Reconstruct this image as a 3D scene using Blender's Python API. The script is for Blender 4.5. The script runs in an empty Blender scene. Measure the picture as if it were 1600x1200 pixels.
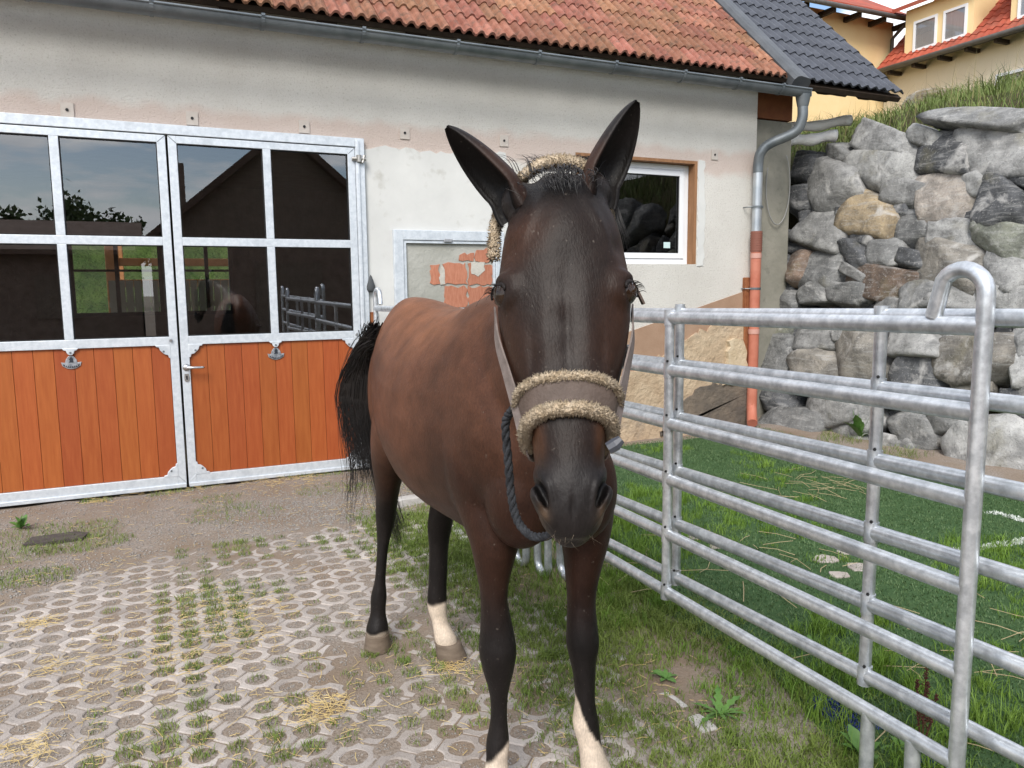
import bpy, bmesh, math, random
import numpy as np
from mathutils import Vector, Matrix, noise as mnoise
R = math.radians
random.seed(7); RNG = np.random.default_rng(7)
scene = bpy.context.scene
COL = scene.collection

# ------------------------------------------------------------------ camera
# world frame: x along the stable front, y into the stable (front wall at y = 0), z up
CAM = Vector((-0.1445, -6.5185, 1.52)); FPX = 1205.0; PITCH = R(7.0); ROLL = R(0.6)
_h = Vector((0.41945, 0.90778, 0)); _r0 = Vector((0.90778, -0.41945, 0))
_f = _h * math.cos(PITCH) - Vector((0, 0, 1)) * math.sin(PITCH)
_u0 = _r0.cross(_f)
_cr = _r0 * math.cos(ROLL) - _u0 * math.sin(ROLL)
_cu = _r0 * math.sin(ROLL) + _u0 * math.cos(ROLL)
camd = bpy.data.cameras.new('camera'); camo = bpy.data.objects.new('camera', camd); COL.objects.link(camo)
camd.sensor_width = 36.0; camd.lens = 36.0 * FPX / 1600.0; camd.clip_start = 0.05; camd.clip_end = 2000
mw = Matrix.Identity(4)
for i in range(3):
    mw[i][0] = _cr[i]; mw[i][1] = _cu[i]; mw[i][2] = -_f[i]; mw[i][3] = CAM[i]
camo.matrix_world = mw
scene.camera = camo

# ------------------------------------------------------------------ sky and sun
SUN_EL, SUN_AZ = R(43), R(216)            # azimuth clockwise from +y
world = bpy.data.worlds.new('World'); scene.world = world; world.use_nodes = True
wt = world.node_tree; wt.nodes.clear()
def wn(t, **k):
    n = wt.nodes.new(t)
    for a, b in k.items(): setattr(n, a, b)
    return n
sky = wn('ShaderNodeTexSky', sky_type='NISHITA', sun_disc=False, sun_elevation=SUN_EL, sun_rotation=SUN_AZ)
tc = wn('ShaderNodeTexCoord'); mp = wn('ShaderNodeMapping'); mp.inputs['Scale'].default_value = (2.4, 2.4, 9.0); mp.inputs['Location'].default_value = (5.3, 2.2, 1.4)
nz = wn('ShaderNodeTexNoise'); nz.inputs['Scale'].default_value = 2.3; nz.inputs['Detail'].default_value = 8; nz.inputs['Roughness'].default_value = 0.55
rp = wn('ShaderNodeValToRGB'); rp.color_ramp.elements[0].position = 0.44; rp.color_ramp.elements[1].position = 0.55
cl = wn('ShaderNodeMixRGB'); cl.inputs[1].default_value = (6.4, 6.8, 7.5, 1); cl.inputs[2].default_value = (12.5, 12.2, 11.8, 1)
nz2 = wn('ShaderNodeTexNoise'); nz2.inputs['Scale'].default_value = 5; nz2.inputs['Detail'].default_value = 6
mx = wn('ShaderNodeMixRGB'); bg = wn('ShaderNodeBackground'); bg.inputs['Strength'].default_value = 0.118
wo = wn('ShaderNodeOutputWorld')
L = wt.links.new
L(tc.outputs['Generated'], mp.inputs['Vector']); L(mp.outputs[0], nz.inputs['Vector']); L(mp.outputs[0], nz2.inputs['Vector'])
L(nz.outputs['Fac'], rp.inputs[0]); L(nz2.outputs['Fac'], cl.inputs[0])
mlt = wn('ShaderNodeMath', operation='MULTIPLY'); mlt.inputs[1].default_value = 0.9
L(rp.outputs[0], mlt.inputs[0]); L(mlt.outputs[0], mx.inputs[0]); L(sky.outputs[0], mx.inputs[1]); L(cl.outputs[0], mx.inputs[2])
L(mx.outputs[0], bg.inputs['Color']); L(bg.outputs[0], wo.inputs['Surface'])
sd = bpy.data.lights.new('sun', 'SUN'); so = bpy.data.objects.new('sun', sd); COL.objects.link(so)
sd.energy = 2.1; sd.angle = R(25); sd.color = (1.0, 0.955, 0.89)
_sdir = Vector((math.sin(SUN_AZ) * math.cos(SUN_EL), math.cos(SUN_AZ) * math.cos(SUN_EL), math.sin(SUN_EL)))
so.rotation_euler = (-_sdir).to_track_quat('-Z', 'Y').to_euler()
scene.view_settings.view_transform = 'Standard'; scene.view_settings.look = 'None'
scene.view_settings.exposure = 0.78; scene.view_settings.gamma = 1.0; scene.view_settings.use_curve_mapping = False
try:
    scene.cycles.max_bounces = 6; scene.cycles.transparent_max_bounces = 8
    scene.cycles.use_denoising = True; scene.cycles.caustics_reflective = False; scene.cycles.caustics_refractive = False
except Exception: pass

# ------------------------------------------------------------------ helpers
def tag(o, label=None, cat=None, group=None, kind=None):
    if label: o['label'] = label
    if cat: o['category'] = cat
    if group: o['group'] = group
    if kind: o['kind'] = kind
    return o
def ob(name, me, mat=None, parent=None, kind=None):
    o = bpy.data.objects.new(name, me); COL.objects.link(o)
    if mat is not None and me is not None and len(me.materials) == 0: me.materials.append(mat)
    if parent is not None: o.parent = parent
    if kind: o['kind'] = kind
    return o
def empty(name, loc=(0, 0, 0), rz=0.0):
    o = bpy.data.objects.new(name, None); COL.objects.link(o); o.location = loc; o.rotation_euler = (0, 0, rz); o.empty_display_size = 0.1
    return o
def mesh(name, V, F, smooth=False):
    me = bpy.data.meshes.new(name); me.from_pydata([tuple(v) for v in V], [], [tuple(f) for f in F]); me.update()
    if smooth: me.polygons.foreach_set('use_smooth', [True] * len(me.polygons))
    return me
def fast_mesh(name, V, loops, starts, totals, smooth=False):
    me = bpy.data.meshes.new(name)
    V = np.asarray(V, dtype=np.float32); loops = np.asarray(loops, dtype=np.int32)
    me.vertices.add(len(V)); me.vertices.foreach_set('co', V.ravel())
    me.loops.add(len(loops)); me.loops.foreach_set('vertex_index', loops)
    me.polygons.add(len(starts)); me.polygons.foreach_set('loop_start', np.asarray(starts, dtype=np.int32)); me.polygons.foreach_set('loop_total', np.asarray(totals, dtype=np.int32))
    if smooth: me.polygons.foreach_set('use_smooth', [True] * len(starts))
    me.update(calc_edges=True); me.validate()
    return me
def tri_mesh(name, V, T, smooth=False):
    T = np.asarray(T, dtype=np.int32).reshape(-1, 3)
    return fast_mesh(name, V, T.ravel(), np.arange(len(T)) * 3, np.full(len(T), 3), smooth)
class MB:
    """collects shapes for ONE mesh"""
    def __init__(s): s.V = []; s.F = []
    def add(s, V, F):
        n = len(s.V); s.V += [tuple(v) for v in V]; s.F += [tuple(i + n for i in f) for f in F]; return s
    def box(s, x0, x1, y0, y1, z0, z1):
        return s.add([(x0, y0, z0), (x1, y0, z0), (x1, y1, z0), (x0, y1, z0), (x0, y0, z1), (x1, y0, z1), (x1, y1, z1), (x0, y1, z1)],
                     [(0, 3, 2, 1), (4, 5, 6, 7), (0, 1, 5, 4), (1, 2, 6, 5), (2, 3, 7, 6), (3, 0, 4, 7)])
    def prism(s, poly, axis, a, b):
        """poly: 2-D outline in the two other axes; extruded along axis from a to b"""
        n = len(poly)
        def P(p, c):
            return {'x': (c, p[0], p[1]), 'y': (p[0], c, p[1]), 'z': (p[0], p[1], c)}[axis]
        V = [P(p, a) for p in poly] + [P(p, b) for p in poly]
        F = [tuple(range(n))[::-1], tuple(range(n, 2 * n))] + [(i, (i + 1) % n, n + (i + 1) % n, n + i) for i in range(n)]
        return s.add(V, F)
    def tube(s, pts, rad, n=10, cap=True):
        pts = [Vector(p) for p in pts]; m = len(pts)
        rad = rad if isinstance(rad, (list, tuple)) else [rad] * m
        up = Vector((0, 0, 1)); V = []; prev = None
        for i, p in enumerate(pts):
            t = (pts[min(i + 1, m - 1)] - pts[max(i - 1, 0)]).normalized()
            if prev is None:
                a = t.cross(up)
                if a.length < 0.05: a = t.cross(Vector((1, 0, 0)))
            else:
                a = prev - t * prev.dot(t)
                if a.length < 1e-6: a = t.cross(up)
            a.normalize(); b = t.cross(a); prev = a
            for k in range(n):
                an = 2 * math.pi * k / n
                V.append(p + (a * math.cos(an) + b * math.sin(an)) * rad[i])
        F = [(i * n + k, i * n + (k + 1) % n, (i + 1) * n + (k + 1) % n, (i + 1) * n + k) for i in range(m - 1) for k in range(n)]
        if cap: F += [tuple(range(n))[::-1], tuple(range((m - 1) * n, m * n))]
        return s.add(V, F)
    def mesh(s, name, smooth=False):
        me = mesh(name, s.V, s.F, smooth)
        bm = bmesh.new(); bm.from_mesh(me); bmesh.ops.recalc_face_normals(bm, faces=bm.faces); bm.to_mesh(me); bm.free()
        return me
    def build(s, name, mat, parent=None, smooth=False, bevel=0.0, kind=None):
        o = ob(name, s.mesh(name, smooth), mat, parent, kind)
        if bevel:
            b = o.modifiers.new('bevel', 'BEVEL'); b.width = bevel; b.segments = 2; b.limit_method = 'ANGLE'
        return o
def sm_angle(o, deg=40):
    """smooth shading with sharp edges kept above an angle"""
    bm = bmesh.new(); bm.from_mesh(o.data)
    for f in bm.faces: f.smooth = True
    for e in bm.edges:
        if len(e.link_faces) == 2 and e.calc_face_angle(0) > R(deg): e.smooth = False
    bm.to_mesh(o.data); bm.free(); return o
def spline(pts, n):
    """Catmull-Rom through points of any dimension"""
    P = np.array(pts, float); m = len(P); out = []
    ext = np.vstack([2 * P[0] - P[1], P, 2 * P[-1] - P[-2]])
    for q in np.linspace(0, m - 1, n):
        i = min(int(q), m - 2); t = q - i; a, b, c, d = ext[i], ext[i + 1], ext[i + 2], ext[i + 3]
        out.append(0.5 * ((2 * b) + (c - a) * t + (2 * a - 5 * b + 4 * c - d) * t * t + (3 * b - a - 3 * c + d) * t ** 3))
    return np.array(out)
def ray_dir(px, py):
    u = (px - 800.0) / FPX; v = -(py - 600.0) / FPX
    return _cr * u + _cu * v + _f
def hit(px, py, n, p):
    d = ray_dir(px, py); n = Vector(n); return CAM + d * ((Vector(p) - CAM).dot(n) / d.dot(n))
def depth_pt(px, py, dep):
    d = ray_dir(px, py); return CAM + d * (dep / d.dot(_h))

# ------------------------------------------------------------------ materials
def mat(name, col, col2=None, scale=8.0, lo=0.35, hi=0.65, detail=6.0, rough=0.7, metal=0.0, bump=0.0, bscale=60.0, bdist=0.01,
        vary=0.0, spec=0.4, stretch=None, third=None, hue=0.0, transl=0.0):
    m = bpy.data.materials.new(name); m.use_nodes = True; nt = m.node_tree; b = nt.nodes['Principled BSDF']; K = nt.links.new
    b.inputs['Roughness'].default_value = rough; b.inputs['Metallic'].default_value = metal
    b.inputs['Specular IOR Level'].default_value = spec
    tcn = nt.nodes.new('ShaderNodeTexCoord'); vec = tcn.outputs['Object']; oi = None
    if vary or hue:
        oi = nt.nodes.new('ShaderNodeObjectInfo')
        ml = nt.nodes.new('ShaderNodeMath'); ml.operation = 'MULTIPLY'; ml.inputs[1].default_value = 57.0; K(oi.outputs['Random'], ml.inputs[0])
        va = nt.nodes.new('ShaderNodeVectorMath'); va.operation = 'ADD'; K(vec, va.inputs[0]); K(ml.outputs[0], va.inputs[1]); vec = va.outputs[0]
    if stretch:
        mpn = nt.nodes.new('ShaderNodeMapping'); mpn.inputs['Scale'].default_value = stretch; K(vec, mpn.inputs['Vector']); vec = mpn.outputs[0]
    out = None
    def noise(sc, det=detail, ro=0.6):
        n = nt.nodes.new('ShaderNodeTexNoise'); n.inputs['Scale'].default_value = sc; n.inputs['Detail'].default_value = det; n.inputs['Roughness'].default_value = ro
        K(vec, n.inputs['Vector']); return n.outputs['Fac']
    def ramp(s, a, c):
        r = nt.nodes.new('ShaderNodeMapRange'); r.inputs['From Min'].default_value = a; r.inputs['From Max'].default_value = c; r.clamp = True
        K(s, r.inputs['Value']); return r.outputs[0]
    def mix(fac, A, B):
        x = nt.nodes.new('ShaderNodeMix'); x.data_type = 'RGBA'
        if isinstance(fac, float): x.inputs[0].default_value = fac
        else: K(fac, x.inputs[0])
        for s, v in ((x.inputs[6], A), (x.inputs[7], B)):
            if isinstance(v, tuple): s.default_value = (*v[:3], 1)
            else: K(v, s)
        return x.outputs[2]
    c = tuple(col)
    if col2 is not None: out = mix(ramp(noise(scale), lo, hi), c, tuple(col2))
    if third is not None:       # (colour, scale, lo, hi)
        out = mix(ramp(noise(third[1]), third[2], third[3]), out if out is not None else c, tuple(third[0]))
    if oi is not None:
        h = nt.nodes.new('ShaderNodeHueSaturation')
        mr = nt.nodes.new('ShaderNodeMapRange'); mr.inputs['To Min'].default_value = 1 - vary; mr.inputs['To Max'].default_value = 1 + vary
        K(oi.outputs['Random'], mr.inputs['Value']); K(mr.outputs[0], h.inputs['Value'])
        if hue:
            mh = nt.nodes.new('ShaderNodeMath'); mh.operation = 'MULTIPLY'; mh.inputs[1].default_value = 7.31; K(oi.outputs['Random'], mh.inputs[0])
            fr = nt.nodes.new('ShaderNodeMath'); fr.operation = 'FRACT'; K(mh.outputs[0], fr.inputs[0])
            m2 = nt.nodes.new('ShaderNodeMapRange'); m2.inputs['To Min'].default_value = 0.5 - hue; m2.inputs['To Max'].default_value = 0.5 + hue
            K(fr.outputs[0], m2.inputs['Value']); K(m2.outputs[0], h.inputs['Hue'])
        if out is None: h.inputs['Color'].default_value = (*c, 1)
        else: K(out, h.inputs['Color'])
        out = h.outputs[0]
    if out is None: b.inputs['Base Color'].default_value = (*c, 1)
    else: K(out, b.inputs['Base Color'])
    if bump:
        bn = nt.nodes.new('ShaderNodeBump'); bn.inputs['Strength'].default_value = bump; bn.inputs['Distance'].default_value = bdist
        K(noise(bscale, 5.0, 0.65), bn.inputs['Height']); K(bn.outputs[0], b.inputs['Normal'])
    if transl:
        b.inputs['Transmission Weight'].default_value = 0.0
        b.inputs['Subsurface Weight'].default_value = transl; b.inputs['Subsurface Radius'].default_value = (0.01, 0.01, 0.005)
    return m
GALV = mat('galvanised', (0.58, 0.63, 0.68), (0.70, 0.745, 0.79), scale=26, lo=0.38, hi=0.62, rough=0.42, metal=0.35, bump=0.08, bscale=90, bdist=0.002, third=((0.46, 0.50, 0.54), 7, 0.55, 0.85))
GALV_TUBE = mat('galvanised_tube', (0.50, 0.53, 0.56), (0.76, 0.79, 0.82), scale=34, lo=0.36, hi=0.66, rough=0.36, metal=0.70, bump=0.12, bscale=70, bdist=0.003, third=((0.28, 0.30, 0.32), 11, 0.52, 0.85))
ZINC = mat('zinc', (0.13, 0.15, 0.165), (0.20, 0.22, 0.235), scale=5, rough=0.42, metal=0.5, bump=0.05, bscale=40)
ZINC_LIGHT = mat('zinc_new', (0.42, 0.46, 0.50), (0.55, 0.58, 0.61), scale=9, rough=0.33, metal=0.7)
TERRACOTTA_PIPE = mat('terracotta_plastic', (0.42, 0.135, 0.085), (0.50, 0.19, 0.13), scale=6, rough=0.4, bump=0.03)
DARKWOOD = mat('dark_wood', (0.028, 0.018, 0.012), (0.05, 0.032, 0.02), scale=12, rough=0.8, bump=0.2, bscale=40)
BLACK = mat('black_rubber', (0.012, 0.012, 0.013), rough=0.6)
PLANK = mat('orange_planks', (0.295, 0.068, 0.015), (0.37, 0.100, 0.025), scale=5, lo=0.3, hi=0.7, rough=0.48, bump=0.12, bscale=30, bdist=0.003, vary=0.10, hue=0.006, stretch=(9, 9, 0.8), third=((0.30, 0.06, 0.012), 9, 0.60, 0.85))
WHITE_PVC = mat('white_frame', (0.78, 0.80, 0.83), rough=0.35)
# ------------------------------------------------------------------ ground
def vnoise(x, y, s, seed=0.0):
    """cheap smooth 2-D noise (sum of rotated sines), about -1..1"""
    x = np.asarray(x, float) * s; y = np.asarray(y, float) * s
    a = np.sin(x * 1.7 + y * 0.9 + seed) + np.sin(-x * 0.8 + y * 1.9 + 1.3 * seed + 2.1) + np.sin(x * 2.9 - y * 2.3 + seed * 0.7 + 4.0) * 0.6 + np.sin(x * 4.1 + y * 3.7 - seed) * 0.4
    return a / 3.0
def far_edge(x):
    """y of the far edge of the paved area"""
    x = np.asarray(x, float)
    return -1.62 + 0.06 * np.sin(x * 2.3) - np.clip(-0.35 - x, 0, 1.2) * 0.75
KERB_X = 1.50
def paved(x, y):
    return (np.asarray(x) < KERB_X - 0.05) & (np.asarray(y) < far_edge(x)) & (np.asarray(x) > -3.2) & (np.asarray(y) > -7.2)
def gz(x, y):
    x = np.asarray(x, float); y = np.asarray(y, float)
    z = 0.010 * vnoise(x, y, 1.3) + 0.006 * vnoise(x, y, 4.1, 2.0) + 0.004 * vnoise(x, y, 11.0, 5.0)
    inside = np.clip((far_edge(x) - y) / 0.10, 0, 1) * np.clip((KERB_X - 0.06 - x) / 0.06, 0, 1) * np.clip((x + 3.2) / 0.1, 0, 1)
    z = z * (1 - inside) + inside * (-0.0028 + 0.0035 * vnoise(x, y, 17.0, 1.0))
    z = z - np.clip(y + 0.25, 0, 0.3) * 0.1
    z = z + np.clip((x - 4.9) / 1.6, 0, 1) ** 2 * 0.15 * (y > -9)
    return z
def ground_axis(lo, hi, a, b, step):
    out = list(np.arange(a, b + 1e-6, step)); d = step; v = a
    while v > lo: d *= 1.5; v -= d; out.insert(0, max(v, lo))
    d = step; v = b
    while v < hi: d *= 1.5; v += d; out.append(min(v, hi))
    return np.array(out)
gx = ground_axis(-400, 400, -3.6, 6.6, 0.04); gy = ground_axis(-400, 400, -6.0, 0.2, 0.04)
GX, GY = np.meshgrid(gx, gy); GZ = gz(GX, GY)
far = (np.abs(GX) > 9) | (GY > 0.25) | (GY < -9); GZ[far] = np.where(GY[far] > 0.25, -0.12, -0.02)
nx, ny = len(gx), len(gy)
idx = np.arange(nx * ny).reshape(ny, nx)
Q = np.stack([idx[:-1, :-1], idx[:-1, 1:], idx[1:, 1:], idx[1:, :-1]], -1).reshape(-1, 4)
gme = fast_mesh('ground', np.stack([GX, GY, GZ], -1).reshape(-1, 3), Q.ravel(), np.arange(len(Q)) * 4, np.full(len(Q), 4), True)
SOIL = mat('soil_and_grit', (0.200, 0.163, 0.132), (0.350, 0.308, 0.270), scale=85, rough=0.95, bump=0.9, bscale=95, bdist=0.010, spec=0.15, third=((0.235, 0.178, 0.130), 2.1, 0.40, 0.64))
tag(ob('ground', gme, SOIL), kind='structure')

# ------------------------------------------------------------------ grass paver stones
CONC = mat('paver_concrete', (0.300, 0.262, 0.235), (0.440, 0.400, 0.370), scale=5, rough=0.92, bump=0.75, bscale=170, bdist=0.004, vary=0.15, spec=0.2, third=((0.17, 0.145, 0.125), 130, 0.56, 0.74))
PP = 0.112
def paver_mesh():
    p = PP - 0.0022; h = 0.043; hd = 0.046; outl = []
    for q in range(4):
        c, s = [(1, 0), (0, 1), (-1, 0), (0, -1)][q]
        for (a, b) in ((p - h * 0.98, -h * 0.22), (p - h * 0.98, h * 0.22), (p - h * 0.74, h * 0.70), (p / 2, p / 2), (h * 0.70, p - h * 0.74)):
            outl.append((a * c - b * s, a * s + b * c))
    # last point of a corner is the first edge point of the next corner's notch
    n = len(outl); V = []; F = []
    def ring(f, z): V.extend([(x * f[0], y * f[0], z) for x, y in outl])
    cx = [math.atan2(y, x) for x, y in outl]
    inn = [hd / (abs(math.cos(a)) ** 1.45 + abs(math.sin(a)) ** 1.45) ** (1 / 1.45) for a in cx]
    inn = [min(r, hd * 0.93) for r in inn]
    V += [(x, y, -0.055) for x, y in outl]                                   # outer foot
    V += [(x, y, -0.004) for x, y in outl]
    V += [(x - 0.004 * math.cos(a), y - 0.004 * math.sin(a), 0.0) for (x, y), a in zip(outl, cx)]
    V += [((r + 0.006) * math.cos(a), (r + 0.006) * math.sin(a), 0.0) for r, a in zip(inn, cx)]
    V += [(r * math.cos(a), r * math.sin(a), -0.006) for r, a in zip(inn, cx)]
    V += [(r * 0.97 * math.cos(a), r * 0.97 * math.sin(a), -0.045) for r, a in zip(inn, cx)]
    for k in range(5):
        for i in range(n):
            j = (i + 1) % n; F.append((k * n + i, k * n + j, (k + 1) * n + j, (k + 1) * n + i))
    return mesh('paver', V, F)
pme = paver_mesh()
paving = tag(MB().box(-3.2, 1.40, -7.2, -2.3, -0.30, -0.06).build('paving', SOIL), kind='structure')
spots = []
for j in range(-72, -13):
    for i in range(-34, 16):
        if (i + j) % 2: continue
        x = i * PP + 0.03; y = j * PP
        if paved(x, y) and paved(x + PP * 0.6, y) and paved(x, y + PP * 0.8): spots.append((x, y))
def px_of(P):
    d = Vector(P) - CAM; z = d.dot(_f)
    if z <= 0.05: return None
    return 800 + FPX * d.dot(_cr) / z, 600 - FPX * d.dot(_cu) / z
seen = []; rest = []
for (x, y) in spots:
    q = px_of((x, y, 0))
    if q and -30 < q[0] < 1630 and 600 < q[1] < 1230: seen.append(((Vector((x, y, 0)) - CAM).length, x, y))
    else: rest.append((x, y))
seen.sort(); rest += [(x, y) for _, x, y in seen[300:]]
prng = random.Random(3)
def paver_xf(x, y):
    return Matrix.Translation((x, y, prng.uniform(-0.0018, 0.0015) + 0.005 * float(vnoise(x, y, 1.3)))) @ Matrix.Rotation(prng.uniform(-0.008, 0.008), 4, 'X') @ Matrix.Rotation(prng.uniform(-0.008, 0.008), 4, 'Y') @ Matrix.Rotation(prng.uniform(-0.035, 0.035), 4, 'Z') @ Matrix.Diagonal((prng.uniform(.97, 1.0), prng.uniform(.97, 1.0), 1, 1))
for _, x, y in seen[:300]:
    o = ob('paver', pme, CONC, paving); o.matrix_local = paver_xf(x, y)
PV = np.array([v.co for v in pme.vertices]); PF = np.array([list(f.vertices) for f in pme.polygons])
bv = []; bf = []
for k, (x, y) in enumerate(rest):
    m_ = np.array(paver_xf(x, y)); bv.append(PV @ m_[:3, :3].T + m_[:3, 3]); bf.append(PF + k * len(PV))
if rest:
    bf = np.vstack(bf)
    ob('paver_field', fast_mesh('paver_field', np.vstack(bv), bf.ravel(), np.arange(len(bf)) * 4, np.full(len(bf), 4)), CONC, paving, kind='stuff')

# kerb stones along the right edge of the paving, mostly overgrown
KERBC = mat('kerb_concrete', (0.40, 0.38, 0.36), (0.52, 0.50, 0.48), scale=14, rough=0.9, bump=0.6, bscale=120, vary=0.08)
kerb = tag(MB().box(1.49, 1.55, -7.0, -1.5, -0.22, -0.08).build('kerb', KERBC), kind='structure')
kr = random.Random(5)
y0 = -1.9
while y0 > -6.6:
    hl = kr.uniform(.05, .14); y0 -= hl * 2 + kr.choice([.01, .02, .05, .09])
    q = MB(); q.prism([(.032 * kr.uniform(.75, 1.1) * sx, hl * kr.uniform(.8, 1.0) * sy) for sx, sy in ((-1, -1), (0, -1.05), (1, -1), (1.1, 0), (1, 1), (0, 1.05), (-1, 1), (-1.1, 0))], 'z', -0.10, 0.02); o = q.build('kerb_stone', KERBC, kerb, bevel=0.006)
    o.location = (1.515 + kr.uniform(-.010, .010), y0 + hl, kr.choice([-0.035, -0.030, -0.010, -0.004, -0.022])); o.rotation_euler = (kr.uniform(-.02, .02), kr.uniform(-.05, .05), kr.uniform(-.015, .015))

# ------------------------------------------------------------------ artificial turf mat beyond the fence
def turf_edge(y): return 1.98 + 0.10 * np.sin(np.asarray(y) * 1.7) + 0.07 * np.sin(np.asarray(y) * 4.3 + 1)
TURF = mat('turf_backing', (0.042, 0.085, 0.034), (0.065, 0.115, 0.048), scale=30, rough=0.95, bump=0.8, bscale=240, bdist=0.006, spec=0.1)
ys = np.arange(-7.5, -0.32, 0.08); V = []; F = []
xs = np.linspace(0, 1, 60)
for j, y in enumerate(ys):
    x0 = float(turf_edge(y)); xx = x0 + (5.55 - x0) * xs
    zz = np.maximum(gz(xx, np.full_like(xx, y)), 0) + 0.022 * np.clip((xx - x0) / .12, 0, 1) - .004 + 0.008 * vnoise(xx, np.full_like(xx, y), 2.1, 3)
    V += [(a, y, b) for a, b in zip(xx, zz)]
nn = len(xs)
F = [(j * nn + i, j * nn + i + 1, (j + 1) * nn + i + 1, (j + 1) * nn + i) for j in range(len(ys) - 1) for i in range(nn - 1)]
turf = tag(ob('artificial_turf', mesh('artificial_turf', V, F, True), TURF), kind='structure')

# ------------------------------------------------------------------ hillside behind the rock wall, field behind the stable
def hill_z(x, y):
    xs_ = [6.55, 7.25, 7.7, 9.0, 12.0, 16.0, 20.0, 30.0]; zs_ = [-0.3, 2.70, 3.10, 3.75, 4.45, 5.0, 5.5, 5.9]
    return np.interp(x, xs_, zs_)
hx = np.concatenate([np.array([6.55, 6.8, 7.0, 7.25, 7.45, 7.7]), np.arange(8, 31, 0.5)]); hy = np.arange(-14, 30, 0.5)
V = []; F = []
for y in hy:
    for x in hx:
        z = float(hill_z(x, y)) + (0.10 * float(vnoise(x, y, 1.1)) if x > 7.3 else 0)
        V.append((x + (0.55 if y > 0.3 and x < 7.3 else 0), y, z))
nn = len(hx); F = [(j * nn + i, j * nn + i + 1, (j + 1) * nn + i + 1, (j + 1) * nn + i) for j in range(len(hy) - 1) for i in range(nn - 1)]
BANK = mat('bank_soil', (0.050, 0.058, 0.022), (0.075, 0.062, 0.038), scale=3, rough=1.0, bump=0.8, bscale=40, bdist=0.03, spec=0.1)
tag(ob('hillside', mesh('hillside', V, F, True), BANK), kind='structure')
FIELD = mat('meadow', (0.07, 0.16, 0.035), (0.11, 0.21, 0.05), scale=0.8, rough=1.0, spec=0.1)
tag(MB().box(-30, 6.3, 6.2, 120, -0.2, 0.0).build('field', FIELD), kind='structure')
WOODS = mat('far_woods', (0.030, 0.055, 0.018), (0.075, 0.11, 0.03), scale=0.35, rough=1.0, bump=1.0, bscale=0.8, bdist=1.5, spec=0.05)
V = []; F = []
for j in range(40):
    for i in range(50):
        x = -10 + i * 4.0; y = 45 + j * 2.5
        V.append((x, y, -1.5 + j * 1.3 + 2.2 * float(vnoise(x, y, 0.35)) + 1.4 * float(vnoise(x, y, 0.9, 2))))
F = [(j * 50 + i, j * 50 + i + 1, (j + 1) * 50 + i + 1, (j + 1) * 50 + i) for j in range(39) for i in range(49)]
tag(ob('wooded_hill', mesh('wooded_hill', V, F, True), WOODS), kind='structure')
# ------------------------------------------------------------------ stable building
stable = empty('stable_building', (1.5, 0, 0))
tag(stable, 'long rendered stable with red tiled roof, steel framed double door and small white window', 'building')
class _P:          # parts of the stable are built in world coordinates
    pass
def spart(mb, name, m, parent=None, **k):
    o = mb.build(name, m, parent or stable, **k)
    if parent is None: o.location = (-1.5, 0, 0)
    return o
def wall_material():
    m = mat('roughcast_render', (0.560, 0.540, 0.500), (0.660, 0.645, 0.605), scale=1.3, lo=0.3, hi=0.7, rough=0.95, bump=0.85, bscale=75, bdist=0.012, spec=0.15, third=((0.36, 0.335, 0.29), 60, 0.55, 0.80))
    nt = m.node_tree; K = nt.links.new; b = nt.nodes['Principled BSDF']
    src = b.inputs['Base Color'].links[0].from_socket
    tcn = nt.nodes.new('ShaderNodeTexCoord'); sep = nt.nodes.new('ShaderNodeSeparateXYZ'); K(tcn.outputs['Object'], sep.inputs[0])
    nz = nt.nodes.new('ShaderNodeTexNoise'); nz.inputs['Scale'].default_value = 3.5; nz.inputs['Detail'].default_value = 6; K(tcn.outputs['Object'], nz.inputs['Vector'])
    ad = nt.nodes.new('ShaderNodeMath'); ad.operation = 'MULTIPLY_ADD'; ad.inputs[1].default_value = 0.22; K(nz.outputs['Fac'], ad.inputs[0]); K(sep.outputs['Z'], ad.inputs[2])
    # old reddish band of render just above the lintel line (z about 2.75 .. 2.95)
    def band(a, b_, c, d):
        r = nt.nodes.new('ShaderNodeValToRGB'); e = r.color_ramp.elements
        mr = nt.nodes.new('ShaderNodeMapRange'); mr.inputs['From Min'].default_value = 2.0; mr.inputs['From Max'].default_value = 4.0; K(ad.outputs[0], mr.inputs['Value']); K(mr.outputs[0], r.inputs[0])
        f = lambda z: (z - 2.0) / 2.0
        e[0].position = f(a); e[0].color = (0, 0, 0, 1); e[1].position = f(b_); e[1].color = (1, 1, 1, 1)
        n1 = e.new(f(c)); n1.color = (1, 1, 1, 1); n2 = e.new(f(d)); n2.color = (0, 0, 0, 1); return r.outputs[0]
    mx = nt.nodes.new('ShaderNodeMix'); mx.data_type = 'RGBA'
    mu = nt.nodes.new('ShaderNodeMath'); mu.operation = 'MULTIPLY'; mu.inputs[1].default_value = 0.38; K(band(2.74, 2.82, 2.98, 3.06), mu.inputs[0]); K(mu.outputs[0], mx.inputs[0])
    K(src, mx.inputs[6]); mx.inputs[7].default_value = (0.50, 0.30, 0.235, 1); K(mx.outputs[2], b.inputs['Base Color'])
    return m
WALL = wall_material()
CEMENT = mat('smooth_cement', (0.555, 0.560, 0.545), (0.640, 0.645, 0.625), scale=2.2, lo=0.3, hi=0.7, rough=0.9, bump=0.35, bscale=14, bdist=0.01, spec=0.2, third=((0.34, 0.325, 0.28), 5, 0.58, 0.85))
BRICKM = mat('hollow_brick', (0.38, 0.145, 0.085), (0.47, 0.205, 0.13), scale=14, rough=0.9, bump=0.5, bscale=60, bdist=0.006, vary=0.08, stretch=(6, 1, 1))
PLINTH = mat('plinth_paint', (0.30, 0.19, 0.125), (0.36, 0.24, 0.165), scale=4, rough=0.85, bump=0.35, bscale=50)
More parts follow.
